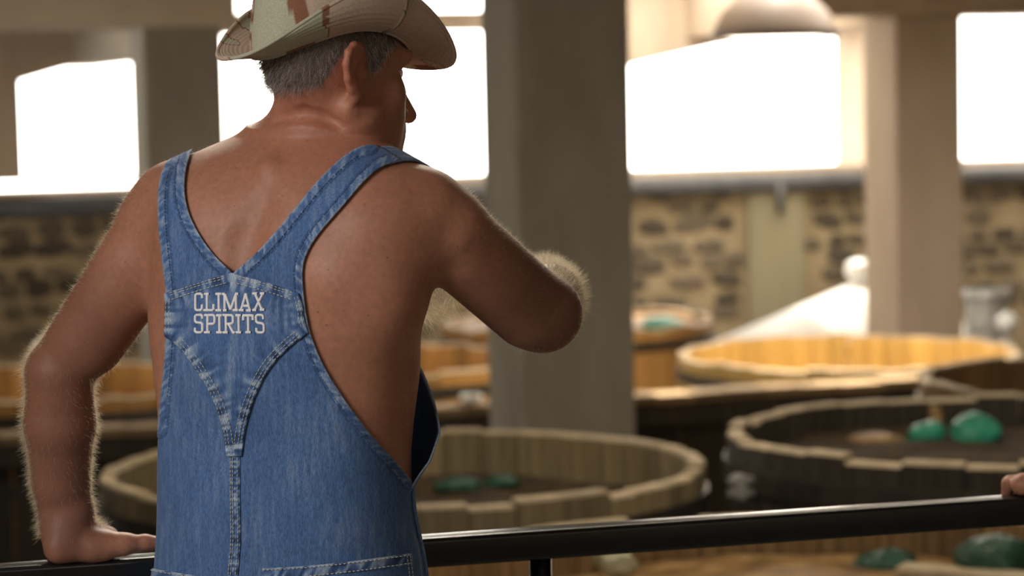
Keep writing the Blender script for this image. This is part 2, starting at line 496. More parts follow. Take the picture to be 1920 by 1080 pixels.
bm = bmesh.new(); add_box(bm, (-7.3, -5.6, -1.45), (-7.0, 14.6, 3.2)); add_box(bm, (-7.3, 19.4, -1.45), (-7.0, 23, 3.2)); add_box(bm, (-7.3, 14.6, -1.45), (-7.0, 19.4, 0.2))
struct('wall_left', bm_mesh('wall_left', bm), M['concrete'])
bm = bmesh.new(); add_box(bm, (7.0, -5.6, -1.45), (7.3, 26.0, 3.2))
struct('wall_right', bm_mesh('wall_right', bm), M['concrete'])

def column(px, D, w, mat, z0=-1.25, z1=2.95, lab=None):
    x = (px - 960) / F_PX * D
    bm = bmesh.new(); add_box(bm, (-w / 2, -w / 2, z0), (w / 2, w / 2, z1), bevel=0.018)
    return struct('column', bm_mesh('column', bm), mat, (x, D, 0), BZ, lab)
M['concrete_dark'] = simple('grey_concrete', [(0.3, (0.18, 0.16, 0.13)), (0.7, (0.27, 0.24, 0.195))], 2.2, 0.9, bmp=0.25, stretch=(1, 1, 0.35), bd=0.01)
column(1048, 12.4, 0.60, M['concrete'], lab='large grey concrete column behind the near vats')
column(342, 18.4, 0.60, M['concrete_dark'], lab='brown concrete column left of the man')
column(1716, 20.1, 0.60, M['concrete_warm'], lab='warm tan concrete column on the right')

def beam(px0, D0, L, along, z0, z1, w, mat, name='beam', off=0.0):
    x = (px0 - 960) / F_PX * D0
    bm = bmesh.new()
    add_box(bm, (0, -w / 2, z0), (L, w / 2, z1), bevel=0.012)
    return struct(name, bm_mesh(name, bm), mat, (x, D0, 0), BZ + (math.pi / 2 if along else 0))
beam(445, 18.5, -9.0, False, 2.27, 2.95, 0.55, M['ceiling'])          # girder over the left bay
beam(342, 18.7, 6.2, True, 2.08, 2.95, 0.4, M['ceiling'])             # cross beam to the wall
beam(1500, 19.6, 9.0, False, 2.29, 2.95, 0.55, M['concrete_warm'])    # girder over the right bay
beam(1716, 20.4, 5.2, True, 2.26, 2.95, 0.4, M['concrete_warm'])

# grey service pipe along the wall with a bracket stub
def wall_pt(px, py, off):
    s, z = wall_sz(px, py)
    p = WP0 + U2 * s - N2 * off
    return np.array([p[0], p[1], z])
zp = wall_sz(1300, 346)[1]
def along(px, off, z=None):
    p = wall_pt(px, 346, off); p[2] = zp if z is None else z
    return p
pp = empty('wall_pipe', along(1448, 0.14))
tag(pp, 'dark grey pipe running along the stone wall under the windows', 'pipe')
J = Join(); J.add(*tube([along(q, 0.14) for q in (-150, 400, 1448, 2100)], 0.095, 14))
me = J.mesh('pipe_run'); me.transform(Matrix.Translation(-pp.location)); link('pipe_run', me, M['pipe'], pp)
J = Join(); p0 = along(1448, 0.2); J.add(*tube([p0, p0 - np.array([0, 0, .32])], [0.05, 0.035], 10))
me = J.mesh('bracket'); me.transform(Matrix.Translation(-pp.location)); link('bracket', me, M['pipe'], pp)

# ------------------------------------------------------------------ vats
def stave_mesh(R, w_ang, H, th, seed):
    """one stave standing at angle 0 of the tub: slightly tapered, rounded top end"""
    bm = bmesh.new()
    n = 3; g = 0.0035 / R
    prof = [(0, 0.0), (0, H * .5), (0, H - 0.012), (0.006, H)]
    rings = []
    for ins, z in prof:
        ring = []
        for i in range(n):
            a = -w_ang / 2 + g + (w_ang - 2 * g) * i / (n - 1)
            ring.append(((R - ins), a, z))
        for i in reversed(range(n)):
            a = -w_ang / 2 + g + (w_ang - 2 * g) * i / (n - 1)
            ring.append((R - th + ins, a, z))
        rings.append([bm.verts.new((r * math.cos(a), r * math.sin(a), zz)) for r, a, zz in ring])
    k = 2 * n
    for r0, r1 in zip(rings, rings[1:]):
        for i in range(k):
            bm.faces.new((r0[i], r0[(i + 1) % k], r1[(i + 1) % k], r1[i]))
    top = bm.faces.new(rings[-1]); bm.faces.new(rings[0][::-1])
    top.material_index = 1
    for f in bm.faces:
        if f.calc_center_median().z > H - 0.0125: f.material_index = 1
    return bm_mesh('stave', bm)

def bumpy_disc(R, z, amp, seed, n=40, m=72, lumps=12):
    r_ = np.random.default_rng(seed)
    rr = np.linspace(0, 1, n) * R
    an = np.arange(m) * 2 * math.pi / m
    X = rr[:, None] * np.cos(an); Y = rr[:, None] * np.sin(an)
    Z = np.zeros_like(X)
    for _ in range(60):
        k = r_.normal(size=2) * r_.uniform(4, 26); Z += np.sin(k[0] * X + k[1] * Y + r_.uniform(0, 6.28)) / (1 + np.linalg.norm(k) * .12)
    Z = Z / np.abs(Z).max() * amp
    V = np.stack([X, Y, Z + z], -1).reshape(-1, 3)
    F = [(i * m + j, (i + 1) * m + j, (i + 1) * m + (j + 1) % m, i * m + (j + 1) % m) for i in range(n - 1) for j in range(m)]
    return mesh_np('mash', V, np.array(F))

def lump(name, px, py, D, z, size, mat, label, cat, seed, group=None, ripple=.16, wh=None):
    """a slumped bag lying in the mash"""
    d = ray(px, py); x = d[0] / d[1] * D
    bm = bmesh.new(); bmesh.ops.create_icosphere(bm, subdivisions=4, radius=1.0)
    r_ = np.random.default_rng(seed); ks = r_.normal(size=(22, 3)) * r_.uniform(1.5, 7, (22, 1)); ph = r_.uniform(0, 6.28, 22)
    for v in bm.verts:
        c = np.array(v.co); s = float((np.sin(ks @ c + ph) / (1 + np.linalg.norm(ks, axis=1) * .3)).sum()) * ripple * .3
        v.co = Vector(c * (1 + s)); v.co.x *= size[0]; v.co.y *= size[1]; v.co.z *= size[2]
    o = link(name, bm_mesh(name, bm, True), mat, None, (x, D, z))
    return tag(o, label, cat, group)

VZ0 = -1.25
def vat(px, D, R, zr, ns, woodkey, label, seed, hoops=(0.10, 0.55, 1.0), inner=None, level=None, mash=None, mash_label=None, lug=False, hoop_h=0.075, endmat=None, oval=1.0):
    x = (px - 960) / F_PX * D
    r_ = random.Random(seed)
    root = empty('fermentation_vat', (x, D, VZ0))
    root.scale = (1, oval, 1)
    tag(root, label, 'vat', 'wooden fermentation vats')
    H = zr - VZ0; th = 0.06
    # uneven stave widths: three widths of shared mesh
    base = 2 * math.pi / ns
    kinds = [0.75, 1.0, 1.25]
    seq = [r_.choice(kinds) for _ in range(ns)]
    sc = 2 * math.pi / (sum(seq) * base)
    ms = {}
    for kk in kinds:
        me = stave_mesh(R, base * kk * sc, H, th, seed)
        me.materials.append(WOODS[woodkey]); me.materials.append(endmat or M['endgrain'])
        ms[kk] = me
    a = r_.uniform(0, 1)
    for kk in seq:
        w = base * kk * sc
        o = link('stave', ms[kk], None, root, (0, 0, 0), a + w / 2)
        o.scale = (1 + r_.uniform(-.004, .004), 1, 1 + r_.uniform(-.022, .006) / H)
        a += w
    for hz in hoops:
        zt = H - hz
        V, F = lathe([(R + .001, zt - hoop_h), (R + .014, zt - hoop_h + .002), (R + .014, zt - .002), (R + .001, zt)], 64)
        link('hoop', mesh_np('hoop', V, F, False), M['hoop'], root)
    V, F = lathe([(0.001, .05), (R - th, .05), (R - th, .10), (0.001, .10)], 40)
    link('bottom_boards', mesh_np('bottom_boards', V, F, False), WOODS[woodkey], root)
    if lug:
        bm = bmesh.new()
        for dz in (0, .045): add_box(bm, (-R - .10, -.02, H - .19 + dz), (-R - .004, .02, H - .165 + dz), bevel=.004)
        add_box(bm, (-R - .075, -.035, H - .20), (-R - .045, .035, H - .11), bevel=.006)
        lo = link('hoop_clamp', bm_mesh('hoop_clamp', bm), M['steel'], root); lo.rotation_euler = (0, 0, 0.35)
        lo['label'] = 'grey steel clamp on the hoop'
    if level is not None:
        mo = link('mash', bumpy_disc(R - th - .004, 0, .028, seed), M[mash], None, (x, D, zr - level))
        mo.scale = (1, oval, 1)
        tag(mo, mash_label, 'mash', kind='stuff')
    return root

vat(1540, 6.55, 1.45, 0.32, 46, 'brown', 'nearest vat, full of frothy brown mash, just below the black handrail', 1, level=0.135, mash='mash', mash_label='frothy brown mash in the nearest vat below the handrail')
vat(748, 9.0, 1.13, 0.355, 42, 'olive', 'weathered open vat directly behind the man in overalls', 2, level=0.19, mash='mash_dark', mash_label='dark brown mash in the weathered vat behind the man', hoop_h=.10, oval=.86)
vat(1930, 9.0, 1.13, 0.45, 38, 'dark', 'dark wet vat with pale stave ends and two bright green bags inside', 3, level=0.125, mash='mash_dark', mash_label='dark mash under the bright green bags in the wet vat', lug=True, hoop_h=.085, oval=.83)
vat(1590, 16.1, 1.13, -0.03, 40, 'yellow', 'bright yellow open vat in front of the tan column', 4)
vat(1080, 20.0, 1.13, -0.15, 36, 'orange', 'far vat holding a turquoise bag, half hidden by the large column', 5, level=0.05, mash='mash', mash_label='mash in the far vat with the turquoise bag')
vat(740, 17.0, 1.03, -0.115, 36, 'orange', 'orange vat seen between the man and the large column', 6)
vat(112, 16.3, 1.15, -0.14, 38, 'orange', 'orange vat at left, behind the bent left arm', 7)
vat(2100, 12.0, 0.985, 0.27, 34, 'brown', 'brown vat between the dark wet vat and the yellow vat', 8)

# walkway of planks along the building between the vat rows
def wk_point(px): 
    # line through (0.736,13.9) along U2
    d = ray(px, 735)[:2]; p0 = np.array([0.75, 13.95])
    t = (N2 @ p0) / (N2 @ d)
    return d * t
wk0 = np.array([0.75, 13.95])
wroot = empty('plank_walkway', (wk0[0], wk0[1], 0), BZ)
tag(wroot, 'timber walkway of planks running between the rows of vats', 'walkway')
bm = bmesh.new(); add_box(bm, (-.5, -.5, -.5), (.5, .5, .5), bevel=.03)
plank_me = bm_mesh('plank', bm); plank_me.materials.append(M['plank'])
s = -6.6
while s < 6.0:
    w = rng.uniform(.20, .27)
    o = link('plank', plank_me, None, wroot, (s + w / 2, 0.11 + rng.uniform(-.008, .008), -.065 + rng.uniform(-.006, .004)))
    o.scale = (w - .012, .22, .05); s += w
for yy in (0.06, 0.16):
    bm = bmesh.new(); add_box(bm, (-6.6, yy - .025, -.22), (6.0, yy + .025, -.092), bevel=.005)
    link('joist', bm_mesh('joist', bm), WOODS['dark'], wroot)
s = -6.6
bm = bmesh.new(); add_box(bm, (-.5, -.5, -.5), (.5, .5, .5), bevel=.02)
board_me = bm_mesh('added_dark_board', bm); board_me.materials.append(WOODS['dark'])
while s < 6.0:
    o = link('added_dark_board', board_me, None, wroot, (s + .15, .215, -.66)); o.scale = (.292, .022, 1.13); s += .30  # dark boards added to keep the space under the walkway in shade
for s in (-6.2, -4.2, -2.2, -.2, 1.6, 3.4, 5.4):
    bm = bmesh.new(); add_box(bm, (s - .05, .06, VZ0), (s + .05, .16, -.092), bevel=.005)
    link('support_post', bm_mesh('support_post', bm), WOODS['dark'], wroot)

# bags and bits in the mash
lump('mesh_bag', 858, 918, 9.50, 0.185, (.105, .09, .035), M['green_net_dim'], 'left of the two dull green net bags in the weathered vat', 'bag', 21, 'green bags in the weathered vat')
lump('mesh_bag', 942, 914, 9.55, 0.185, (.07, .08, .033), M['green_net_dim'], 'right of the two dull green net bags in the weathered vat', 'bag', 22, 'green bags in the weathered vat')
lump('mesh_bag', 1737, 808, 9.50, 0.345, (.080, .09, .062), M['green_net'], 'smaller green net bag in the dark wet vat', 'bag', 23, 'green bags in the dark wet vat')
lump('mesh_bag', 1832, 800, 9.45, 0.35, (.102, .10, .085), M['green_net'], 'larger domed green net bag in the dark wet vat', 'bag', 24, 'green bags in the dark wet vat')
lump('mash_clod', 1754, 775, 9.62, 0.38, (.03, .03, .07), M['mash'], 'small reddish brown clod sticking up behind the green bags', 'clod', 25)
lump('mash_clod', 1640, 812, 9.5, 0.33, (.11, .09, .028), M['mash'], 'low brown clod in the dark wet vat, left of the green bags', 'clod', 26)
lump('mesh_bag', 1240, 598, 19.4, -0.165, (.17, .2, .085), M['green_net'], 'turquoise green bag lying in the far vat beside the large column', 'bag', 27)
lump('plastic_bag', 1152, 1066, 7.62, 0.235, (.07, .07, .055), M['clear_bag'], 'crumpled cloudy plastic bag in the nearest vat, right of the rail post', 'bag', 28, ripple=.3)
lump('mesh_bag', 1662, 1064, 7.68, 0.19, (.11, .08, .06), M['green_net_dim'], 'dark green bag sunk in the nearest vat, left of the pale plank', 'bag', 29)
lump('mesh_bag', 1868, 1048, 7.53, 0.235, (.13, .09, .085), M['green_net_dim'], 'large dark green bag beside the pale plank in the nearest vat', 'bag', 30)
bm = bmesh.new(); pq0 = W(1690, 1084, 7.55); pq1 = W(1990, 1064, 7.30)
ln = float(np.linalg.norm(pq1 - pq0)); add_box(bm, (-ln / 2, -.05, -.014), (ln / 2, .05, .014), bevel=.004)
po = link('wooden_paddle', bm_mesh('wooden_paddle', bm), M['endgrain'], None, tuple((pq0 + pq1) / 2), math.atan2(pq1[1] - pq0[1], pq1[0] - pq0[0]))
po.location.z = 0.205
tag(po, 'pale wooden paddle board lying across the nearest vat beside the green bag', 'board')
J = Join(); V, F = lathe([(.001, 0), (.05, 0), (.065, .05), (.058, .05), (.045, .008), (.001, .008)], 24); J.add(V, F)
wp_ = wk_point(893); q = wk0 + U2 * (U2 @ (wp_ - wk0)) + N2 * 0.1
tag(link('bowl', J.mesh('bowl'), M['white_paint'], None, (q[0], q[1], -0.034)), 'small white bowl standing on the plank walkway beside the large column', 'bowl')

# far tank with white conical lid
tk = empty('still_tank', ((1612 - 960) / F_PX * 22, 22, VZ0))
tag(tk, 'tall tank with a bright white conical lid and round cap, behind the yellow vat', 'tank')
zt = -0.62 - VZ0; za = -0.06 - VZ0
V, F = lathe([(1.28, 0), (1.3, .02), (1.3, zt), (1.26, zt)], 64); link('tank_body', mesh_np('tank_body', V, F), M['white_paint'], tk)
V, F = lathe([(1.36, zt - .04), (1.38, zt), (0.09, za - .02), (0.075, za)], 64); link('conical_lid', mesh_np('conical_lid', V, F), M['white_paint'], tk)
V, F = lathe([(.075, za - .06), (.075, za + .10)], 20); link('neck', mesh_np('neck', V, F), M['steel'], tk)
V, F = lathe([(.001, za + .02), (.09, za + .03), (.125, za + .10), (.11, za + .17), (.06, za + .21), (.001, za + .22)], 28); link('cap', mesh_np('cap', V, F), M['white_paint'], tk)
# steel churn right of the column
ch = empty('steel_drum', ((1852 - 960) / F_PX * 19, 19, VZ0))
tag(ch, 'tall stainless steel drum beside the tan column', 'drum')
hd = 0.11 - VZ0
V, F = lathe([(.001, 0), (.16, 0), (.165, hd - .04), (.16, hd), (.15, hd), (.152, .03), (.001, .03)], 40); link('drum_body', mesh_np('drum_body', V, F), M['steel'], ch)
V, F = lathe([(.165, hd - .09), (.185, hd - .085), (.185, hd), (.160, hd + .004)], 40); link('rim_band', mesh_np('rim_band', V, F), M['steel'], ch)
V, F = lathe([(.166, hd - .26), (.172, hd - .255), (.172, hd - .235), (.166, hd - .23)], 40); link('rim_band', mesh_np('rim_band', V, F), M['steel'], ch)
def standpipe(px, py, D, label, r=.085):
    p = W(px, py, D)
    o = empty('standpipe', (p[0], p[1], VZ0)); tag(o, label, 'pipe', 'white capped standpipes')
    h = p[2] - VZ0
    V, F = lathe([(.03, 0), (.03, h)], 14); link('pole', mesh_np('pole', V, F), M['steel'], o)
    V, F = lathe([(.001, h - r), (r * .7, h - r * .7), (r, h), (r * .7, h + r * .7), (.001, h + r)], 24); link('cap', mesh_np('cap', V, F), M['white_paint'], o)
standpipe(1888, 604, 18.3, 'white capped standpipe beside the stainless steel drum')
standpipe(78, 653, 18.6, 'white capped standpipe seen past the bent left elbow', .07)

# hanging high-bay lamp
lp = W(1453, 72, 15.0)
lamp = empty('pendant_lamp', tuple(lp)); tag(lamp, 'large dome pendant lamp glowing in front of the right window', 'lamp')
V, F = lathe([(.39, 0), (.40, .005), (.385, .05), (.33, .16), (.22, .27), (.10, .33), (.07, .36), (.06, .36), (.09, .32), (.21, .26), (.32, .155), (.375, .05), (.385, 0)], 48)
link('lamp_shade', mesh_np('lamp_shade', V, F), M['lamp_shade'], lamp)
V, F = lathe([(.001, -.012), (.2, -.008), (.37, .012), (.37, .03), (.001, .03)], 48)
link('diffuser', mesh_np('diffuser', V, F), M['glow'], lamp)
V, F = lathe([(.012, .34), (.012, 2.95 - lp[2])], 10); link('stem', mesh_np('stem', V, F), M['lamp_shade'], lamp)
ll = bpy.data.lights.new('lamp_light', 'AREA'); ll.shape = 'DISK'; ll.size = .7; ll.energy = 95; ll.color = (1.0, .84, .6)
lo = bpy.data.objects.new('lamp_light', ll); COL.objects.link(lo); lo.location = (lp[0], lp[1], lp[2] - .03)

# ------------------------------------------------------------------ implicit bodies
class Field:
    def __init__(s): s.p = []
    def add(s, fn, lo, hi, k=0.02, op='u'):
        s.p.append((fn, np.asarray(lo, float), np.asarray(hi, float), k, op)); return s
    def __call__(s, P):
        d = np.full(len(P), 1.0)
        for fn, lo, hi, k, op in s.p:
            mrg = k + 0.05
            idx = np.nonzero(np.all((P > lo - mrg) & (P < hi + mrg), axis=1))[0]
            if not len(idx): continue
            b = fn(P[idx]); a = d[idx]
            if op == 'u':
                h = np.clip(.5 + .5 * (a - b) / k, 0, 1)
                d[idx] = a * (1 - h) + b * h - k * h * (1 - h)
            else:                                # carve b out of a
                b = -b
                h = np.clip(.5 - .5 * (a - b) / k, 0, 1)
                d[idx] = a * (1 - h) + b * h + k * h * (1 - h)
        return d
    def cone(s, a, b, r1, r2, k=0.02, op='u'):
        a = np.asarray(a, float); b = np.asarray(b, float)
        ba = b - a; l2 = ba @ ba; rr = r1 - r2; a2 = l2 - rr * rr; il2 = 1 / l2
        def fn(P):
            pa = P - a; y = pa @ ba; z = y - l2
            x2 = ((pa * l2 - y[:, None] * ba) ** 2).sum(1)
            y2 = y * y * l2; z2 = z * z * l2
            kk = np.sign(rr) * rr * rr * x2
            d = (np.sqrt(x2 * a2 * il2) + y * rr) * il2 - r1
            c1 = np.sign(z) * a2 * z2 > kk
            c2 = (np.sign(y) * a2 * y2 < kk) & ~c1
            d[c1] = np.sqrt(x2[c1] + z2[c1]) * il2 - r2
            d[c2] = np.sqrt(x2[c2] + y2[c2]) * il2 - r1
            return d
        m = max(r1, r2)
        return s.add(fn, np.minimum(a, b) - m, np.maximum(a, b) + m, k, op)
    def ball(s, c, r, k=0.02, op='u'):
        c = np.asarray(c, float)
        return s.add(lambda P: np.linalg.norm(P - c, axis=1) - r, c - r, c + r, k, op)
    def ell(s, c, R, rad, k=0.02, op='u'):       # R rows = local axes
        c = np.asarray(c, float); rad = np.asarray(rad, float); R = np.asarray(R, float)
        def fn(P):
            q = (P - c) @ R.T
            k0 = np.linalg.norm(q / rad, axis=1); k1 = np.linalg.norm(q / rad ** 2, axis=1) + 1e-9
            return k0 * (k0 - 1) / k1
        m = rad.max()
        return s.add(fn, c - m, c + m, k, op)

def grad(f, P, e=0.0015):
    g = np.stack([f(P + np.eye(3)[i] * e) - f(P - np.eye(3)[i] * e) for i in range(3)], 1) / (2 * e)
    return g / (np.linalg.norm(g, axis=1)[:, None] + 1e-9)

def snap(f, P, off=0.0, it=4):
    P = np.array(P, float)
    for _ in range(it):
        P = P - (f(P) - off)[:, None] * 0.9 * grad(f, P)
    return P

def nets(f, lo, hi, h, refine=2):
    """surface nets on the zero set of f; coarse cells first, fine only near the surface"""
    lo = np.asarray(lo, float); hi = np.asarray(hi, float)
    C = 5
    n = (np.ceil((hi - lo) / (h * C)).astype(int)) * C + 1
    cn = (n - 1) // C + 1
    gx = [lo[i] + np.arange(cn[i]) * h * C for i in range(3)]
    P = np.stack(np.meshgrid(*gx, indexing='ij'), -1).reshape(-1, 3)
    dc = f(P).reshape(cn)
    near = np.abs(dc) < h * C * 1.9
    D = np.repeat(np.repeat(np.repeat(dc, C, 0), C, 1), C, 2)[C // 2:, C // 2:, C // 2:]
    NM = np.repeat(np.repeat(np.repeat(near, C, 0), C, 1), C, 2)[C // 2:, C // 2:, C // 2:]
    D = D[:n[0], :n[1], :n[2]].astype(np.float32); NM = NM[:n[0], :n[1], :n[2]]
    n = np.array(D.shape)
    I = np.argwhere(NM)
    vals = np.empty(len(I), np.float32)
    for q in range(0, len(I), 400000):
        vals[q:q + 400000] = f(lo + I[q:q + 400000] * h)
    D[NM] = vals
    ins = D < 0
    nx, ny, nz = n
    cid = lambda i, j, k: (i * ny + j) * nz + k
    acc_i, acc_p, quads = [], [], []
    for ax in range(3):
        sl0 = [slice(None)] * 3; sl1 = [slice(None)] * 3
        sl0[ax] = slice(0, -1); sl1[ax] = slice(1, None)
        ch = np.argwhere(ins[tuple(sl0)] != ins[tuple(sl1)])
        o1, o2 = (ax + 1) % 3, (ax + 2) % 3
        ch = ch[(ch[:, o1] > 0) & (ch[:, o2] > 0) & (ch[:, o1] < n[o1] - 1) & (ch[:, o2] < n[o2] - 1)]
        e = np.zeros(3, int); e[ax] = 1
        b = ch + e
        d0 = D[ch[:, 0], ch[:, 1], ch[:, 2]]; d1 = D[b[:, 0], b[:, 1], b[:, 2]]
        p = ch.astype(float); p[:, ax] += d0 / (d0 - d1)
        cells = []
        for a1, a2 in ((0, 0), (-1, 0), (-1, -1), (0, -1)):
            c = ch.copy(); c[:, o1] += a1; c[:, o2] += a2
            cc = cid(c[:, 0], c[:, 1], c[:, 2]); cells.append(cc)
            acc_i.append(cc); acc_p.append(p)
        q = np.stack(cells, 1)
        flip = d0 > 0
        q[flip] = q[flip][:, ::-1]
        quads.append(q)
    ai = np.concatenate(acc_i); ap = np.concatenate(acc_p)
    u, inv = np.unique(ai, return_inverse=True)
    cnt = np.bincount(inv)
    V = np.stack([np.bincount(inv, ap[:, k]) / cnt for k in range(3)], 1) * h + lo
    Fq = np.searchsorted(u, np.concatenate(quads))
    for _ in range(refine):
        V = V - f(V)[:, None] * 0.7 * grad(f, V)
    return V, Fq

def set_attr(me, name, vals):
    a = me.attributes.new(name, 'FLOAT', 'POINT'); a.data.foreach_set('value', np.asarray(vals, np.float32))

def loft(rows, cxy, fdir, rdir, p=2.3):
    """rows: (z, cx, cy, a, b) sampled; implicit horizontal superellipses"""
    rows = np.asarray(sorted(map(tuple, rows)))
    zs = np.linspace(rows[0, 0], rows[-1, 0], 240)
    S = spline(rows, 400)
    o = np.argsort(S[:, 0]); S = S[o]
    T = np.stack([np.interp(zs, S[:, 0], S[:, k]) for k in range(1, 5)], 1)
    def at(z):
        return [np.interp(z, zs, T[:, k]) for k in range(4)]
    def fn(P):
        cx, cy, a, b = at(P[:, 2])
        dx = P[:, 0] - cx; dy = P[:, 1] - cy
        xr = dx * rdir[0] + dy * rdir[1]; yf = dx * fdir[0] + dy * fdir[1]
        q = np.sqrt(xr * xr + yf * yf) + 1e-9
        Fv = (np.abs(xr / a) ** p + np.abs(yf / b) ** p) ** (1 / p) + 1e-9
        d = q * (1 - 1 / Fv)
        d = np.where(Fv < 0.15, -b * .85, d) * 0.95
        return np.maximum(d, np.maximum(P[:, 2] - zs[-1], zs[0] - P[:, 2]))
    fn.at = at; fn.z0 = zs[0]; fn.z1 = zs[-1]
    return fn

# ------------------------------------------------------------------ the man in overalls
FA = math.radians(27)
FD = np.array([math.sin(FA), math.cos(FA)]); RD = np.array([math.cos(FA), -math.sin(FA)])
YT = 3.42
trows = []
for py, L, R, bb in [(255, 480, 690, .045), (290, 400, 730, .072), (330, 345, 768, .095), (380, 310, 793, .113), (450, 290, 803, .128), (540, 276, 797, .136),
                     (620, 278, 787, .138), (700, 288, 784, .138), (800, 299, 772, .140), (880, 304, 768, .145), (1000, 302, 778, .150),
                     (1080, 296, 792, .152), (1200, 288, 806, .15), (1330, 300, 800, .14)]:
    c = W((L + R) / 2, py, YT); hw = (R - L) / 2 / F_PX * YT
    a = math.sqrt(max(hw * hw - (bb * FD[0]) ** 2, .0001)) / RD[0]
    trows.append((c[2], c[0], YT, a, bb))
torso_fn = loft(trows, None, FD, RD)
TLO = (-.75, 3.1, torso_fn.z0); THI = (.2, 3.75, torso_fn.z1)

def px_r(r, Y): return r / F_PX * Y
def base_torso(f):
    f.add(torso_fn, TLO, THI, .03)
    f.cone(W(585, 262, 3.45), W(345, 378, 3.50), .050, .058, .045)
    f.cone(W(618, 318, 3.43), W(795, 398, 3.35), .050, .052, .045)
    return f
G0 = base_torso(Field())                                   # clean torso for placing things on the back

def trace(f, PX, off=0.0, n=64, y0=2.95, y1=3.9):
    R = rays(PX); t = y0 / R[:, 1]
    best = np.full(len(R), 9.0); bt = t.copy()
    for _ in range(n):
        d = f(EYEN + R * t[:, None]) - off
        b = d < best; best[b] = d[b]; bt[b] = t[b]
        t = np.minimum(t + np.clip(d, -0.01, 0.03) * .75, y1 / R[:, 1])
    P = EYEN + R * bt[:, None]
    P = P - np.maximum(best, 0)[:, None] * (best > 3e-4)[:, None] * grad(f, P)
    return P

body = base_torso(Field())
gar = base_torso(Field())
nb = np.array([-FD[0], -FD[1], 0.0])                       # outward normal of the back
def back_bump(px, py, r, push, k=.05, both=True, q=(1, 1, 1)):
    p = trace(G0, [(px, py)])[0] - nb * (r - push)
    for f in ((body, gar) if both else (body,)): f.ball(p, r, k)
back_bump(655, 440, .085, .010)
back_bump(352, 430, .080, .008)
back_bump(660, 565, .065, .005)
back_bump(600, 520, .05, .004, .04)
back_bump(420, 700, .09, .004)
back_bump(500, 322, .018, .004, .02, False)
sp = [trace(G0, [(x, y)])[0] + nb * .017 for x, y in ((492, 380), (462, 450), (446, 520), (442, 640))]
for a_, b_ in zip(sp, sp[1:]): body.cone(a_, b_, .019, .019, .03, 'c')
# neck and head
HC = W(632, 140, 3.42)
PSI = math.radians(50)
HF = np.array([math.sin(PSI), math.cos(PSI), -0.03]); HF /= np.linalg.norm(HF)
HR = np.array([math.cos(PSI), -math.sin(PSI), 0.0]); HU = np.cross(HR, HF)
HM = np.stack([HR, HF, HU])
def H(r, f, u): return HC + HR * r + HF * f + HU * u
body.cone(W(592, 315, 3.44), W(602, 165, 3.42), .072, .062, .035)
body.cone(W(640, 300, 3.47), H(0, .02, -.05), .06, .05, .03)
body.ell(H(0, -.008, .032), HM, (.081, .107, .094), .02)
body.ell(H(0, .045, -.052), HM, (.060, .062, .074), .025)
for s_ in (-1, 1):
    body.cone(H(.053 * s_, .008, -.060), H(.012 * s_, .074, -.104), .019, .018, .03)
    body.ball(H(.044 * s_, .060, -.026), .020, .02)
    body.cone(H(.012 * s_, .101, .026), H(.046 * s_, .084, .028), .013, .012, .014)
body.ball(H(0, .078, -.103), .021, .02)
body.cone(H(0, .086, .008), H(0, .127, -.056), .009, .0120, .012)
for s_ in (-1, 1): body.ball(H(.013 * s_, .108, -.056), .009, .008)
body.cone(H(-.02, .092, -.075), H(.02, .092, -.075), .010, .010, .012)
body.cone(H(-.018, .090, -.087), H(.018, .090, -.087), .010, .010, .012)
for s_ in (-1, 1): body.ball(H(.033 * s_, .108, .004), .012, .012, 'c')
body.cone(H(-.024, .103, -.081), H(.024, .103, -.081), .0035, .0035, .004, 'c')
# ears
for s_ in (1, -1):
    E = [(.079, -.014, .026), (.085, -.024, .037), (.090, -.037, .038), (.093, -.048, .028), (.093, -.052, .012), (.090, -.047, -.008), (.085, -.037, -.022), (.080, -.026, -.032)]
    E = [H(r * s_, f_, u) for r, f_, u in E]
    for a_, b_ in zip(E, E[1:]): body.cone(a_, b_, .0052, .0052, .004)
    body.ball(H(.079 * s_, -.025, -.028), .0080, .008)
    for u, ff in ((.032, -.036), (.025, -.042), (.016, -.045), (.007, -.044), (-.001, -.041), (-.009, -.037), (-.017, -.032)):
        body.cone(H(.072 * s_, -.018, u * .7 - .002), H(.086 * s_, ff, u), .0055, .0045, .006)
    body.cone(H(.085 * s_, -.026, .026), H(.088 * s_, -.038, .0), .0042, .0042, .005)
    body.ball(H(.077 * s_, -.009, -.002), .006, .008)
    e1 = np.array([.30 * s_, -.954, 0]); e2 = np.array([.05 * s_, .18, .98]); e2 -= e1 * (e1 @ e2); e2 /= np.linalg.norm(e2); e3 = np.cross(e1, e2)
    body.ell(H(.0845 * s_, -.031, .004), np.stack([e1, e2, e3]) @ HM, (.0185, .033, .0058), .006)
    body.ball(H(.0900 * s_, -.027, .002), .0085, .006, 'c')
for a_, b_ in (((520, 222), (575, 212)), ((575, 212), (640, 226))):
    pa_ = trace(G0 if False else body, [a_])[0]; pb_ = trace(body, [b_])[0]
    body.cone(pa_ + nb * .0055, pb_ + nb * .0055, .007, .007, .010, 'c')
# sternomastoid strap down to the right shoulder front
body.cone(H(.058, -.022, -.050), W(732, 318, 3.50), .013, .014, .025)
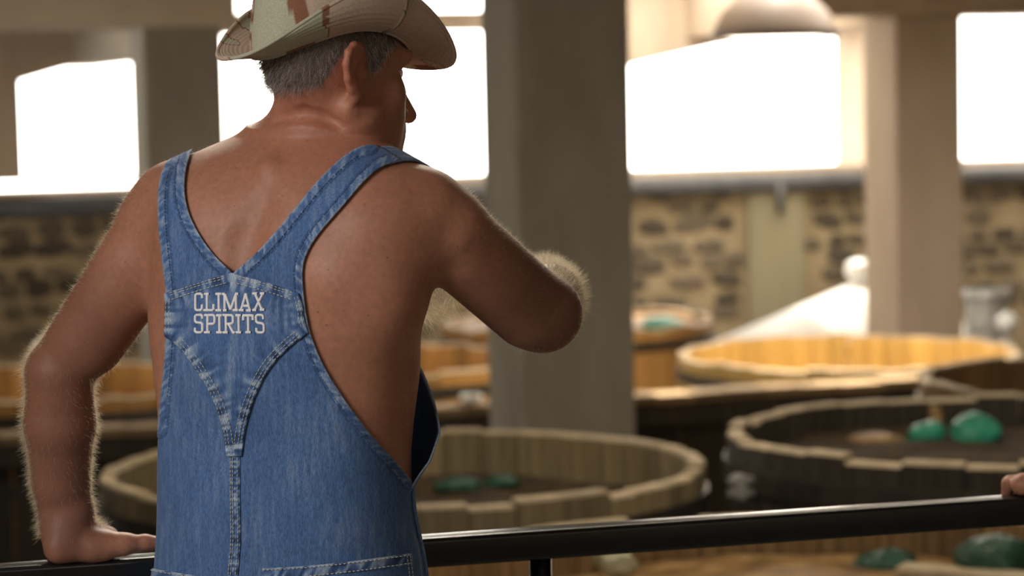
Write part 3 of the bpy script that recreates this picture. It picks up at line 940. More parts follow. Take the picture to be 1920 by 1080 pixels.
# right arm, pointing away
body.cone(W(800, 402, 3.35), W(835, 432, 3.36), .056, .057, .028)
body.cone(W(835, 432, 3.36), W(1018, 588, 3.50), .058, .0530, .016)
body.cone(W(862, 486, 3.37), W(985, 591, 3.47), .045, .047, .018)
body.cone(W(768, 468, 3.33), W(780, 495, 3.35), .046, .030, .025)
body.cone(W(1018, 588, 3.50), W(1035, 553, 3.60), .0505, .0435, .022)
body.cone(W(1035, 553, 3.60), W(1024, 525, 3.76), .0435, .030, .010)
WR = W(1024, 525, 3.76); KN = W(1016, 512, 3.86)
body.cone(WR, KN, .027, .026, .02)
hx = np.array([.92, -.1, -.38]); hx /= np.linalg.norm(hx)
body.cone(KN - hx * .028, KN + hx * .028, .017, .016, .015)
for i in range(4):
    b0 = KN + hx * (-.032 + .021 * i); b1 = b0 + np.array([-.004, .038 - .004 * abs(i - 1), .004])
    b2 = b1 + np.array([-.006, .012, -.026]); b3 = b2 + np.array([0, -.022, -.012])
    if i == 0: b2 = b1 + np.array([-.004, .030, .004]); b3 = b2 + np.array([-.002, .024, .001])
    body.cone(b0, b1, .0095, .009, .008); body.cone(b1, b2, .009, .0082, .005); body.cone(b2, b3, .0082, .007, .005)
t0 = KN + np.array([-.030, -.035, .0]); t1 = t0 + np.array([-.022, .030, -.006]); t2 = t1 + np.array([.002, .030, -.004])
body.cone(t0, t1, .012, .010, .01); body.cone(t1, t2, .010, .0085, .006)
# left arm, propped on the handrail
body.cone(W(322, 392, 3.50), W(300, 425, 3.51), .053, .055, .045)
body.cone(W(300, 425, 3.51), W(115, 690, 3.56), .0555, .047, .03)
body.cone(W(262, 500, 3.51), W(175, 640, 3.545), .052, .045, .03)
body.ball(W(86, 702, 3.565), .026, .02)
body.cone(W(112, 700, 3.56), W(112, 795, 3.575), .0490, .0515, .010)
body.cone(W(112, 795, 3.575), W(114, 900, 3.60), .0515, .0420, .010)
body.cone(W(114, 900, 3.60), W(124, 985, 3.615), .0420, .0375, .010)
body.cone(W(142, 960, 3.60), W(146, 1000, 3.62), .024, .022, .02)

# handrail geometry (needed for the hand)
RP0 = W(200, 1046, 3.615); RP1 = W(1900, 930, 3.99)
RDIR = (RP1 - RP0); RZ = (RP0[2] + RP1[2]) / 2
RR = .0235
rdir2 = RDIR[:2] / np.linalg.norm(RDIR[:2])
def rail_at(x, dz=0.0):
    t = (x - RP0[0]) / RDIR[0]
    p = RP0 + RDIR * t; return np.array([p[0], p[1], p[2] - RR + dz])
rn = np.array([-rdir2[1], rdir2[0], 0.0])                   # away from the camera, across the rail
rt = np.array([rdir2[0], rdir2[1], 0.0])
hp = rail_at(W(140, 1045, 3.61)[0])                         # rail axis under the palm
def HL(a, b, c): return hp + rt * a + rn * b + np.array([0, 0, c])   # along rail, across (away), up from the axis
body.cone(HL(-.022, -.016, .046), HL(.040, -.010, .046), .0235, .0225, .02)     # heel of the hand
body.cone(HL(-.020, .020, .050), HL(.045, .020, .050), .020, .020, .02)
body.cone(HL(-.024, .055, .046), HL(.056, .050, .046), .0165, .017, .02)
body.cone(HL(-.012, -.004, .074), HL(.020, .03, .056), .03, .02, .02)
body.cone(HL(.030, -.018, .046), HL(.074, -.018, .046), .0215, .0165, .015)       # ball of the thumb
body.cone(HL(.074, -.018, .046), HL(.106, -.014, .045), .0145, .0120, .010)
body.cone(HL(.106, -.014, .046), HL(.140, -.010, .040), .0118, .0095, .006)
for i in range(4):
    a0 = -.026 + .0265 * i
    L = (.85, 1.0, 1.05, .95)[i]
    b0 = HL(a0, .058, .044); b1 = HL(a0 + .002, .058 + .020 * L, .020); b2 = HL(a0 + .004, .052 + .006 * L, -.010 * L); b3 = HL(a0 + .006, .030, -.030)
    body.cone(b0, b1, .0105, .0098, .008); body.cone(b1, b2, .0098, .009, .006); body.cone(b2, b3, .009, .0075, .006)

zcut = W(540, 1240, YT)[2]
body_all = Field()
def body_f(P):
    return np.maximum(body(P), zcut - P[:, 2])
V, Fq = nets(body_f, (-.78, 3.14, zcut - .02), (.20, 4.02, 1.90), .0036, 2)
me = mesh_np('man', V, Fq)
# colour masks: scalp under the hair, redder neck, ear and arms
hl = (V - HC) @ HM.T
def scalp_mask(q):
    r, f_, u = q[:, 0], q[:, 1], q[:, 2]
    line = np.interp(f_, [-.13, -.085, -.068, -.060, -.050, -.030, -.012, -.004, .006, .022, .034, .06, .10], [-.031, -.027, -.020, -.004, .018, .032, .030, .004, -.002, .010, .030, .046, .062])
    skull = .081 * np.sqrt(np.clip(1 - ((f_ + .008) / .107) ** 2 - ((u - .032) / .094) ** 2, 0, 1))
    ear = (np.abs(r) > skull + .0035) & (f_ < -.006) & (f_ > -.064) & (u < .046) & (u > -.05)
    m_ = np.clip((u - line) / .006, 0, 1) * (np.linalg.norm(q / np.array([.1, .14, .15]), axis=1) < 1) * (~ear)
    return m_
hm = scalp_mask(hl)
flush = np.exp(-((np.linalg.norm(hl - np.array([.088, -.045, .012]), axis=1) / .045) ** 2)) * .75
flush = np.maximum(flush, .35 * np.clip(1 - np.linalg.norm(V - W(600, 230, 3.37), axis=1) / .16, 0, 1))
set_attr(me, 'hairmask', hm * .8); set_attr(me, 'flush', flush)
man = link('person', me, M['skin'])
tag(man, 'man in blue denim overalls and camouflage hat, seen from behind, leaning on the handrail', 'person')
NV = grad(body, V)

# eyes
for s_ in (-1, 1):
    bm = bmesh.new(); bmesh.ops.create_uvsphere(bm, u_segments=16, v_segments=10, radius=.0115, matrix=Matrix.Translation(H(.033 * s_, .0775, .003)))
    link('eye', bm_mesh('eye', bm, True), M['white_paint'], man)

# ---- hair strands
def strands(name, roots, dirs, length, mat, parent, r0=.00011, curl=.25, kind='stuff', npt=4, droop=0.0):
    n = len(roots)
    hc = bpy.data.hair_curves.new(name)
    hc.add_curves([npt] * n)
    L = length if not np.isscalar(length) else np.full(n, length)
    k1 = nrg.normal(size=(n, 3)) * curl
    t = np.linspace(0, 1, npt)
    P = roots[:, None] + dirs[:, None] * (L[:, None] * t)[..., None] + (k1[:, None] * (L[:, None] * t ** 2)[..., None])
    P[..., 2] -= droop * (L[:, None] * t ** 2)
    hc.attributes['position'].data.foreach_set('vector', P.astype(np.float32).ravel())
    ra = hc.attributes.get('radius') or hc.attributes.new('radius', 'FLOAT', 'POINT')
    ra.data.foreach_set('value', (np.tile(r0 * (1 - .75 * t), n)).astype(np.float32))
    o = bpy.data.objects.new(name, hc); COL.objects.link(o); hc.materials.append(mat); o.parent = parent
    if kind: o['kind'] = kind
    return o
def hair_mat(name, stops):
    m, nt, b = new_mat(name)
    ci = nt.nodes.new('ShaderNodeHairInfo')
    r = nt.nodes.new('ShaderNodeValToRGB'); el = r.color_ramp.elements
    while len(el) < len(stops): el.new(.5)
    for e, (p, c) in zip(el, stops): e.position = p; e.color = (*c, 1)
    nt.links.new(ci.outputs['Random'], r.inputs['Fac'])
    nt.links.new(r.outputs['Color'], b.inputs['Base Color'])
    b.inputs['Roughness'].default_value = .45
    tr = nt.nodes.new('ShaderNodeBsdfTranslucent'); nt.links.new(r.outputs['Color'], tr.inputs['Color'])
    mx = nt.nodes.new('ShaderNodeMixShader'); mx.inputs[0].default_value = .7
    nt.links.new(b.outputs[0], mx.inputs[1]); nt.links.new(tr.outputs[0], mx.inputs[2])
    nt.links.new(mx.outputs[0], nt.nodes['Material Output'].inputs['Surface'])
    return m
M['grey_hair'] = hair_mat('grey_hair', [(0.0, (.09, .08, .07)), (.3, (.26, .24, .22)), (.6, (.62, .60, .57)), (1.0, (.95, .93, .90))])
M['blond_hair'] = hair_mat('blond_body_hair', [(0.0, (.70, .58, .40)), (1.0, (.92, .84, .66))])
idx = np.nonzero(hm > .5)[0]; idx = idx[hl[idx, 2] < .085]
sel = nrg.choice(idx, 9000)
rootp = V[sel] + nrg.normal(size=(9000, 3)) * .0008
q = hl[sel]
dl = NV[sel] * .42 + np.array([0, 0, -1.0]) * .85 - HF * .25 + nrg.normal(size=(9000, 3)) * .24
dl /= np.linalg.norm(dl, axis=1)[:, None]
strands('hair', rootp, dl, nrg.uniform(.008, .017, 9000), M['grey_hair'], man, .00019, .2)
# fuzz on arms, shoulders and in the arm pit
def near_seg(P, a, b):
    ba = b - a; t = np.clip(((P - a) @ ba) / (ba @ ba), 0, 1); return np.linalg.norm(P - a - t[:, None] * ba, axis=1), t
def fuzz(name, mask, n, lo, hi_, tang, spread=.35, r0=.00017, lean=1.0):
    ii = np.nonzero(mask)[0]
    vd = V[ii] - EYEN; vd /= np.linalg.norm(vd, axis=1)[:, None]
    fc = -(NV[ii] * vd).sum(1)
    pr_ = np.where(fc > .42, .06, 1.0)
    s_ = nrg.choice(ii, n, p=pr_ / pr_.sum())
    d = NV[s_] + tang * lean + nrg.normal(size=(n, 3)) * spread; d /= np.linalg.norm(d, axis=1)[:, None]
    strands(name, V[s_] - NV[s_] * .0003, d, nrg.uniform(lo, hi_, n), M['blond_hair'], man, r0, .3)
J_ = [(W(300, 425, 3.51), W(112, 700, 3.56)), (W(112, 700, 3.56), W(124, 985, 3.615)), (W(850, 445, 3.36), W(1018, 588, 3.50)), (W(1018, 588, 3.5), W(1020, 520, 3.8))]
tan = np.zeros(len(V))  # arm weights for the shade painted into the skin
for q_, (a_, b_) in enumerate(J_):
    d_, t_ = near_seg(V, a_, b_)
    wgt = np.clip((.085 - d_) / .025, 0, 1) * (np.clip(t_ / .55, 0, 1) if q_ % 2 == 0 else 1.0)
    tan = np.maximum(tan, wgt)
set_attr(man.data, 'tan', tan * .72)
dfl, _ = near_seg(V, W(112, 690, 3.56), W(124, 990, 3.615)); z1 = W(120, 1005, 3.6)[2]
fuzz('forearm_hair', (dfl < .062) & (V[:, 2] > z1), 7000, .006, .013, np.array([0, 0, -.55]))
dul, tu = near_seg(V, W(318, 395, 3.50), W(115, 690, 3.56))
fuzz('upper_arm_hair', (dul < .066) & (V[:, 0] < W(300, 500, 3.5)[0]), 2600, .004, .010, np.array([-.2, 0, -.3]), .35, .00012)
dfr, _ = near_seg(V, W(1030, 560, 3.56), W(1022, 522, 3.78))
fuzz('forearm_hair', (dfr < .056), 9000, .007, .015, np.array([.1, .35, .1]))
dur, _ = near_seg(V, W(835, 432, 3.36), W(1018, 588, 3.5))
fuzz('upper_arm_hair', (dur < .064), 2200, .003, .008, np.array([.2, .1, -.2]), .35, .00011)
pit = W(803, 548, 3.40)
fuzz('underarm_hair', (np.linalg.norm(V - (pit + np.array([0, .03, 0])), axis=1) < .040) & (V[:, 1] > 3.36), 700, .022, .042, np.array([.25, .1, -1.2]), .5, .00016)
fuzz('shoulder_hair', (V[:, 2] > W(600, 470, 3.4)[2]) & (V[:, 2] < W(600, 215, 3.4)[2]), 1500, .003, .006, np.array([0, 0, -.3]), .35, .00008)

# ------------------------------------------------------------------ overalls
ov = empty('denim_overalls', tuple(W(540, 1000, YT))); ov.parent = man
def link_ov(name, me, mat, parent=None):
    p = parent or ov
    me.transform(Matrix.Translation(-ov.location))
    o = link(name, me, mat, p)
    return o

LEFT = [(364, 281), (340, 290), (318, 308), (307, 335), (303, 375), (305, 430), (311, 490), (318, 550), (318, 615), (315, 680), (309, 740), (304, 800), (302, 860), (301, 920), (299, 980), (294, 1040), (290, 1130), (288, 1160)]
INL = [(364, 281), (353, 318), (350, 358), (357, 398), (376, 438), (405, 478), (441, 514)]
INR = [(441, 514), (482, 478), (521, 436), (560, 390), (598, 345), (638, 306), (668, 285), (693, 278)]
RT = [(693, 278), (718, 284), (748, 306)]
OUTR = [(748, 306), (712, 320), (682, 346), (642, 392), (604, 436), (582, 470), (572, 500), (572, 540), (578, 595), (586, 632), (606, 682), (641, 742), (690, 812), (738, 868), (766, 903)]
SIDE = [(766, 903), (762, 935), (768, 985), (779, 1030), (786, 1080), (792, 1160)]
def polyline(*segs, n=60):
    out = []
    for s_ in segs:
        q = spline(s_, n) if len(s_) > 2 else resample(s_, 6)
        out.append(q if not out else q[1:])
    return np.concatenate(out)

def inside(poly, P):
    x, y = P[:, 0], P[:, 1]; r = np.zeros(len(P), bool)
    a = poly; b = np.roll(poly, -1, 0)
    for (x0, y0), (x1, y1) in zip(a, b):
        if y0 == y1: continue
        c = ((y0 > y) != (y1 > y)) & (x < (x1 - x0) * (y - y0) / (y1 - y0) + x0)
        r ^= c
    return r

def seg_dist(P, L):
    """distance to an open polyline and arclength of the nearest point"""
    best = np.full(len(P), 1e9); arc = np.zeros(len(P)); acc = 0.0
    for a, b in zip(L, L[1:]):
        ba = b - a; l = math.hypot(*ba)
        if l < 1e-9: continue
        t = np.clip(((P - a) @ ba) / (l * l), 0, 1)
        d = np.hypot(*(P - a - t[:, None] * ba).T)
        m_ = d < best; best[m_] = d[m_]; arc[m_] = acc + t[m_] * l; acc += l
    return best, arc

def panel(name, poly, step, off, disp=None, thick=.0022, mat=None, parent=None, wear=None):
    poly = resample(np.vstack([poly, poly[:1]]), step)[:-1]
    lo, hi_ = poly.min(0), poly.max(0)
    gx, gy = np.meshgrid(np.arange(lo[0], hi_[0], step), np.arange(lo[1], hi_[1], step * .866))
    gx = gx + (np.arange(gx.shape[0]) % 2)[:, None] * step / 2
    P = np.stack([gx.ravel(), gy.ravel()], 1)
    P = P[inside(poly, P)]
    bd, _ = seg_dist(P, np.vstack([poly, poly[:1]]))
    P = P[bd > step * .55]
    A = np.vstack([poly, P]); n = len(poly)
    vv, _, ff, *_r = delaunay_2d_cdt([Vector(p) for p in A], [(i, (i + 1) % n) for i in range(n)], [], 1, 1e-6)
    Q = np.array([tuple(v) for v in vv]); Fz = np.array([tuple(f) for f in ff])
    o_ = np.full(len(Q), off)
    if disp is not None: o_ = o_ + disp(Q)
    P3 = trace(gar, Q, 0.0)
    g = grad(gar, P3)
    P3 = P3 + g * o_[:, None]
    # orient
    e1 = P3[Fz[:, 1]] - P3[Fz[:, 0]]; e2 = P3[Fz[:, 2]] - P3[Fz[:, 0]]
    fl_ = (np.cross(e1, e2) * g[Fz[:, 0]]).sum(1) < 0
    Fz[fl_] = Fz[fl_][:, ::-1]
    me = mesh_np(name, P3, Fz)
    set_attr(me, 'wear', np.clip(wear(Q), 0, 1) if wear is not None else np.full(len(Q), .5))
    o = link_ov(name, me, mat or M['denim'], parent)
    md = o.modifiers.new('thickness', 'SOLIDIFY'); md.thickness = thick; md.offset = -1
    return o

# smooth random functions over picture-sized cloth coordinates
def vnoise(P, sx, sy, seed):
    r_ = np.random.default_rng(seed); T = r_.uniform(0, 1, (97, 89))
    x = P[:, 0] / sx; y = P[:, 1] / sy
    i = np.floor(x).astype(int); j = np.floor(y).astype(int); u = x - i; v = y - j
    u = u * u * (3 - 2 * u); v = v * v * (3 - 2 * v)
    g = lambda a, b: T[a % 97, b % 89]
    return g(i, j) * (1 - u) * (1 - v) + g(i + 1, j) * u * (1 - v) + g(i, j + 1) * (1 - u) * v + g(i + 1, j + 1) * u * v

Ls = polyline(LEFT); ILs = polyline(INL); IRs = polyline(INR); Rs = polyline(RT); ORs = polyline(OUTR); Ss = polyline(SIDE)
outline = np.concatenate([Ls[::-1], ILs[1:], IRs[1:], Rs[1:], ORs[1:], Ss[1:]])
HEMS = [(Ls[:int(len(Ls) * .62)], 15), (ILs, 17), (IRs, 17), (ORs, 15)]
def hem_fields(Q):
    h = np.zeros(len(Q)); w = np.zeros(len(Q)); groove = np.zeros(len(Q))
    for k, (L, hw) in enumerate(HEMS):
        d, s_ = seg_dist(Q, L)
        m_ = d < hw
        pk = vnoise(np.stack([s_ + d * .9, d], 1), 4.6, 8, 40 + k)
        h = np.maximum(h, np.where(m_, .0012 + .0010 * (pk - .5) * np.sin(np.pi * np.clip(d / hw, 0, 1)), 0))
        w = np.where(m_, .5 + (pk - .48) * .62, w)
        groove = np.maximum(groove, np.exp(-((d - hw - 1) / 2.2) ** 2))
        w = np.where(~m_ & (w == 0) & (d < hw + 3), .2, w)
        edge = np.exp(-(d / 2.2) ** 2)
        w = np.where(m_, w + edge * .35, w)
    return h - groove * .0006, np.where(w == 0, .5, w)
def main_disp(Q):
    h, _ = hem_fields(Q)
    return h + .0012 * (vnoise(Q, 60, 120, 5) - .5) * np.clip((Q[:, 1] - 600) / 100, 0, 1)
def main_wear(Q):
    _, w = hem_fields(Q)
    return w + (vnoise(Q, 3.0, 40, 6) - .5) * .16 + (vnoise(Q, 70, 90, 7) - .5) * .12
back = panel('back_panel', outline, 3.6, .0055, main_disp, wear=main_wear)

# yoke patch
YK = [np.array([(441, 513), (503, 530), (566, 548)]), np.array([(566, 548), (572, 570), (575, 600), (581, 622)]),
      np.array([(581, 622), (548, 648), (510, 688), (483, 738), (467, 792), (459, 855)]), np.array([(459, 855), (432, 855)]),
      np.array([(432, 855), (424, 800), (405, 742), (376, 692), (346, 652), (319, 630)]), np.array([(319, 630), (319, 590), (320, 550)]),
      np.array([(320, 550), (380, 530), (441, 513)])]
YS = [polyline(q, n=50) for q in YK]
ypoly = np.concatenate([q[:-1] for q in YS])
def yoke_fields(Q):
    h = np.zeros(len(Q)); w = np.full(len(Q), .5)
    for k in (0, 1, 2, 4, 5, 6):
        d, s_ = seg_dist(Q, YS[k])
        hw = 16 if k in (0, 6, 2, 4) else 12
        pk = vnoise(np.stack([s_, d * .4], 1), 6.0, 12, 60 + k)
        f_ = np.clip(1 - d / hw, 0, 1)
        h += np.where(d < hw, .0009 + .0009 * (pk - .5), 0)
        w = np.where(d < hw, .42 + (pk - .42) * 1.15, w)
        tail = np.exp(-np.maximum(d - hw, 0) / 14) * (d >= hw)
        w = w + tail * (pk - .5) * .8
        h = h + tail * (pk - .5) * .0007
    # vertical rub lines of the seam beneath
    for x0 in (428, 436, 443, 452):
        w = w + .22 * np.exp(-((Q[:, 0] - x0 - (Q[:, 1] - 640) * .02) / 1.8) ** 2) * np.clip((Q[:, 1] - 625) / 60, 0, 1) * vnoise(Q, 9, 16, x0)
        h = h + .0004 * np.exp(-((Q[:, 0] - x0) / 2.4) ** 2) * np.clip((Q[:, 1] - 625) / 60, 0, 1)
    w = w + (vnoise(Q, 7, 60, 71) - .5) * .35
    return h, w
yoke = panel('yoke_patch', ypoly, 2.6, .0088, lambda Q: yoke_fields(Q)[0], wear=lambda Q: yoke_fields(Q)[1], thick=.0020)

# centre seam strip
seam_c = [(445, 850), (445, 930), (446, 1010), (441, 1080), (436, 1150)]
cs = spline(seam_c, 80)
seam_poly = np.vstack([cs + np.array([-8.5, 0]), (cs + np.array([9.5, 0]))[::-1]])
def seam_wear(Q):
    d, s_ = seg_dist(Q, cs); return .42 + (vnoise(np.stack([s_, d], 1), 5, 8, 90) - .42) * 1.0
panel('centre_seam', seam_poly, 2.6, .0075, lambda Q: .0006 * (vnoise(Q, 5, 6, 91) - .5), wear=seam_wear, thick=.0016)

# pockets
PR = np.array([(497, 1064), (570, 1060), (660, 1051), (762, 1038)]); PRs = spline(PR, 60)
pr_poly = np.vstack([PRs, [(768, 1080), (774, 1160)], [(494, 1160)]])
def pk_fields(Ln, hw, seed):
    def f_(Q):
        d, s_ = seg_dist(Q, Ln); pk = vnoise(np.stack([s_ + d * .6, d * .5], 1), 6.5, 12, seed)
        return np.where(d < hw, .0010 + .001 * (pk - .5), 0), np.where(d < hw, .4 + (pk - .42) * 1.1, .5) + np.exp(-(d / 2.0) ** 2) * .5
    return f_
kr = pk_fields(PRs, 21, 101)
panel('pocket', pr_poly, 3.0, .0080, lambda Q: kr(Q)[0], wear=lambda Q: kr(Q)[1])
PL = np.array([(296, 1066), (330, 1071), (378, 1078)]); PLs = spline(PL, 30)
pl_poly = np.vstack([PLs, [(385, 1160)], [(292, 1160)]])
kl = pk_fields(PLs, 17, 103)
panel('pocket', pl_poly, 3.0, .0080, lambda Q: kl(Q)[0], wear=lambda Q: kl(Q)[1])

# stitching: short raised thread dashes along the seams
def offset_line(L, d):
    T = np.gradient(L, axis=0); T /= np.linalg.norm(T, axis=1)[:, None] + 1e-9
    return L + np.stack([-T[:, 1], T[:, 0]], 1) * d
SJ = Join()
def stitch(L, off0, dash=5.2, gap=2.4, r=.00062):
    off = off0 + .0006
    L = resample(L, 1.0)
    acc, i, segs = 0, 0, []
    per = dash + gap
    n = int((len(L) - 1) / per)
    pts = []
    for k in range(n):
        a = k * per; b = a + dash
        for u in (a, (a + b) / 2, b):
            pts.append([np.interp(u, np.arange(len(L)), L[:, 0]), np.interp(u, np.arange(len(L)), L[:, 1])])
    if not pts: return
    P3 = trace(gar, np.array(pts)); g = grad(gar, P3)
    o_ = np.tile([off - .0002, off + .0004, off - .0002], n)
    P3 = P3 + g * o_[:, None]
    for k in range(n):
        SJ.add(*tube(P3[3 * k:3 * k + 3], r, 4, up=(0.3, 0.9, 0.2)))
for k, ds in ((0, (2.5, 7, 15.5)), (6, (2.5, 7, 15.5)), (2, (2.5, 8, 15)), (4, (2.5, 8, 15)), (1, (3, 9)), (5, (3, 9))):
    for d in ds: stitch(offset_line(YS[k], d)[3:-3], .0098)
stitch(np.array([(435, 851), (457, 851)], float), .0098); stitch(np.array([(437, 838), (456, 838)], float), .0098)
for d in (-6.5, -2.5, 6.5): stitch(cs + np.array([d, 0]), .0083)
for d in (3, 19): stitch(offset_line(PRs, d), .0096); 
stitch(np.array([(752, 1042), (757, 1080), (762, 1120)], float), .0092); stitch(np.array([(758, 1042), (763, 1080), (768, 1120)], float), .0092)
for d in (3, 15): stitch(offset_line(PLs, d), .0094)
st_o = link_ov('stitching', SJ.mesh('stitching'), M['thread']); st_o['kind'] = 'stuff'; st_o['label'] = 'pale thread stitching'
SJ = Join()
for L, hw in HEMS:
    c_ = L.mean(0)
    for sg in (1, -1):
        q = offset_line(L, sg * (hw - 1.5))
        if inside(outline, q[len(q) // 2:len(q) // 2 + 1])[0]: stitch(q[4:-4], .0066, 4.0, 2.0, .00045)
M['blue_thread'] = simple('blue_thread', [(0.3, (.05, .09, .19)), (0.7, (.09, .15, .28))], 40, .8)
st2 = link_ov('stitching', SJ.mesh('stitching'), M['blue_thread']); st2['kind'] = 'stuff'; st2['label'] = 'dark blue hem stitching'

# lettering: every letter a raised satin-stitched piece
LET = {
 'C': [[(366, 312), (366, 262), (345, 246), (290, 246), (272, 264), (272, 466), (290, 485), (345, 485), (364, 468), (364, 405)]],
 'L': [[(400, 248), (468, 248)], [(434, 250), (434, 487)], [(390, 488), (526, 488)], [(526, 488), (526, 402)]],
 'I': [[(560, 247), (640, 247)], [(600, 247), (600, 490)], [(560, 491), (642, 491)]],
 'M': [[(648, 247), (692, 247)], [(690, 250), (765, 482)], [(765, 482), (845, 245)], [(842, 244), (886, 244)], [(683, 252), (683, 490)], [(662, 490), (716, 490)], [(846, 250), (846, 484)], [(800, 485), (876, 485)]],
 'A': [[(986, 236), (916, 478)], [(986, 236), (1038, 478)], [(950, 418), (1022, 418)], [(886, 485), (956, 485)], [(992, 485), (1058, 485)]],
 'X': [[(1118, 246), (1216, 470)], [(1226, 240), (1108, 472)], [(1080, 238), (1150, 238)], [(1190, 236), (1250, 236)], [(1078, 476), (1136, 476)], [(1186, 470), (1250, 468)]],
 'S': [[(368, 616), (368, 572), (350, 555), (288, 555), (270, 574), (270, 645), (288, 664), (352, 670), (371, 690), (371, 788), (352, 808), (288, 808), (270, 790), (270, 742)]],
 'P': [[(402, 561), (520, 561), (540, 578), (540, 668), (520, 688), (455, 688)], [(442, 562), (442, 808)], [(402, 809), (484, 809)]],
 'I2': [[(568, 565), (646, 565)], [(608, 565), (608, 810)], [(568, 811), (646, 811)]],
 'R': [[(655, 560), (780, 560), (798, 580), (798, 660), (780, 682), (702, 688)], [(698, 560), (698, 809)], [(655, 810), (728, 810)], [(738, 694), (796, 808)], [(786, 810), (826, 810)]],
 'I3': [[(838, 560), (914, 560)], [(878, 560), (878, 806)], [(836, 807), (914, 807)]],
 'T': [[(942, 632), (942, 560), (1078, 556), (1078, 626)], [(1012, 560), (1012, 800)], [(972, 802), (1046, 802)]],
 'S2': [[(1226, 606), (1226, 562), (1208, 546), (1146, 546), (1126, 566), (1126, 640), (1146, 660), (1212, 668), (1232, 690), (1232, 778), (1212, 800), (1146, 802), (1126, 784), (1126, 734)]],
}
for key, strokes in LET.items():
    J = Join()
    for L in strokes:
        L = np.array(L, float) / 7.715 + np.array([340, 520])
        L = resample(L, .9)
        P3 = trace(gar, L); g = grad(gar, P3); P3 = P3 + g * .0100
        m_ = len(P3); T = np.gradient(P3, axis=0); T /= np.linalg.norm(T, axis=1)[:, None] + 1e-9
        S_ = np.cross(T, g); S_ /= np.linalg.norm(S_, axis=1)[:, None]
        prof = [(-1, -.0006), (-.8, .0006), (-.35, .0013), (.35, .0013), (.8, .0006), (1, -.0006)]
        wd = .00185
        zig = 1 + .05 * np.sin(np.arange(m_) * 2.4)
        # short end caps keep strokes square
        VV = np.stack([P3 + S_ * (a * wd * zig[:, None]) + g * hh for a, hh in prof], 1).reshape(-1, 3)
        k = len(prof)
        FF = [(i * k + j, (i + 1) * k + j, (i + 1) * k + j + 1, i * k + j + 1) for i in range(m_ - 1) for j in range(k - 1)]
        J.add(VV, np.array(FF))
    o = link_ov('embroidered_letter', J.mesh('embroidered_letter'), M['white_thread'])

# front bib, standing a little away from the belly
def front_pt(al, z, off):
    cx, cy, a, b_ = torso_fn.at(z)
    s_, c_ = math.sin(al), math.cos(al); p = 2.3
    R = 1.0 / ((abs(s_ / a) ** p + abs(c_ / b_) ** p) ** (1 / p)) + off
    d = FD * c_ + RD * s_
    return np.array([cx + d[0] * R, cy + d[1] * R, z])
zt_, zb_ = W(800, 600, 3.5)[2], W(780, 914, 3.45)[2]
NR_, NC_ = 46, 44
VV, WW = [], []
for i in range(NR_):
    t = i / (NR_ - 1); z = zt_ + (zb_ - zt_) * t; py = 600 + 314 * t
    ar = math.radians(np.interp(py, [600, 640, 700, 760, 820, 870, 905, 950], [40, 45, 55, 63, 71, 78, 79, 79]))
    al_ = -math.radians(np.interp(py, [600, 640, 700, 760, 820, 870, 905, 950], [40, 45, 55, 63, 71, 80, 90, 92]))
    for j in range(NC_):
        a = al_ + (ar - al_) * j / (NC_ - 1)
        bulge = np.interp(py, [600, 640, 700, 760, 800, 850, 905, 950], [.008, .014, .022, .034, .040, .029, .000, -.004])
        bulge = bulge * (.55 + .45 * math.sin(abs(a))) if bulge > 0 else bulge
        VV.append(front_pt(a, z, bulge)); WW.append(.5 + (.35 if j in (0, NC_ - 1) else 0))
FF = [(i * NC_ + j, i * NC_ + j + 1, (i + 1) * NC_ + j + 1, (i + 1) * NC_ + j) for i in range(NR_ - 1) for j in range(NC_ - 1)]
me = mesh_np('bib', np.array(VV), np.array(FF)); set_attr(me, 'wear', WW)
bib = link_ov('bib', me, M['denim']); md = bib.modifiers.new('thickness', 'SOLIDIFY'); md.thickness = .0024; md.offset = 0

# straps running over the shoulders and down to the bib
def ribbon(name, C, wid, off, mat):
    C = spline(C, 60)
    C = snap(gar, C, off, 5)
    T = np.gradient(C, axis=0); T /= np.linalg.norm(T, axis=1)[:, None]
    g = grad(gar, C); S_ = np.cross(T, g); S_ /= np.linalg.norm(S_, axis=1)[:, None]
    k = 9; VV = []
    for q in np.linspace(-.5, .5, k): VV.append(C + S_ * wid * q)
    VV = np.stack(VV, 1).reshape(-1, 3)
    VV = snap(gar, VV, off, 3)
    FF = [(i * k + j, (i + 1) * k + j, (i + 1) * k + j + 1, i * k + j + 1) for i in range(59) for j in range(k - 1)]
    me = mesh_np(name, VV, np.array(FF)); set_attr(me, 'wear', np.tile([.75, .45, .6, .5, .5, .5, .6, .45, .75], 60))
    o = link_ov(name, me, mat); md = o.modifiers.new('thickness', 'SOLIDIFY'); md.thickness = .0024; md.offset = 0
    return o
def FP(al, py):
    z = W(600, py, 3.42)[2]; return front_pt(math.radians(al), z, .01)
sL = trace(gar, [(334, 302)])[0]; sR = trace(gar, [(722, 296)])[0]
ribbon('strap', [sL - np.array([0, .010, .006]), sL + np.array([.0, .035, .006]), sL + np.array([.02, .085, -.01]), FP(-34, 420), FP(-28, 520), FP(-26, 625)], .040, .0042, M['denim'])
ribbon('strap', [sR - np.array([.008, .010, -.004]), sR + np.array([.025, .035, -.004]), sR + np.array([.05, .075, -.03]), FP(38, 430), FP(32, 520), FP(28, 625)], .044, .0042, M['denim'])
for al in (-26, 28):
    p = FP(al, 612); d = np.array([*(FD * math.cos(math.radians(al)) + RD * math.sin(math.radians(al))), 0])
    Vb, Fb = lathe([(.001, .004), (.010, .004), (.012, .002), (.012, 0), (.001, 0)], 20)
    R_ = np.array(Vector(d).to_track_quat('Z', 'Y').to_matrix())
    link_ov('button', mesh_np('button', Vb @ R_.T + p + d * .006, Fb), M['steel'])

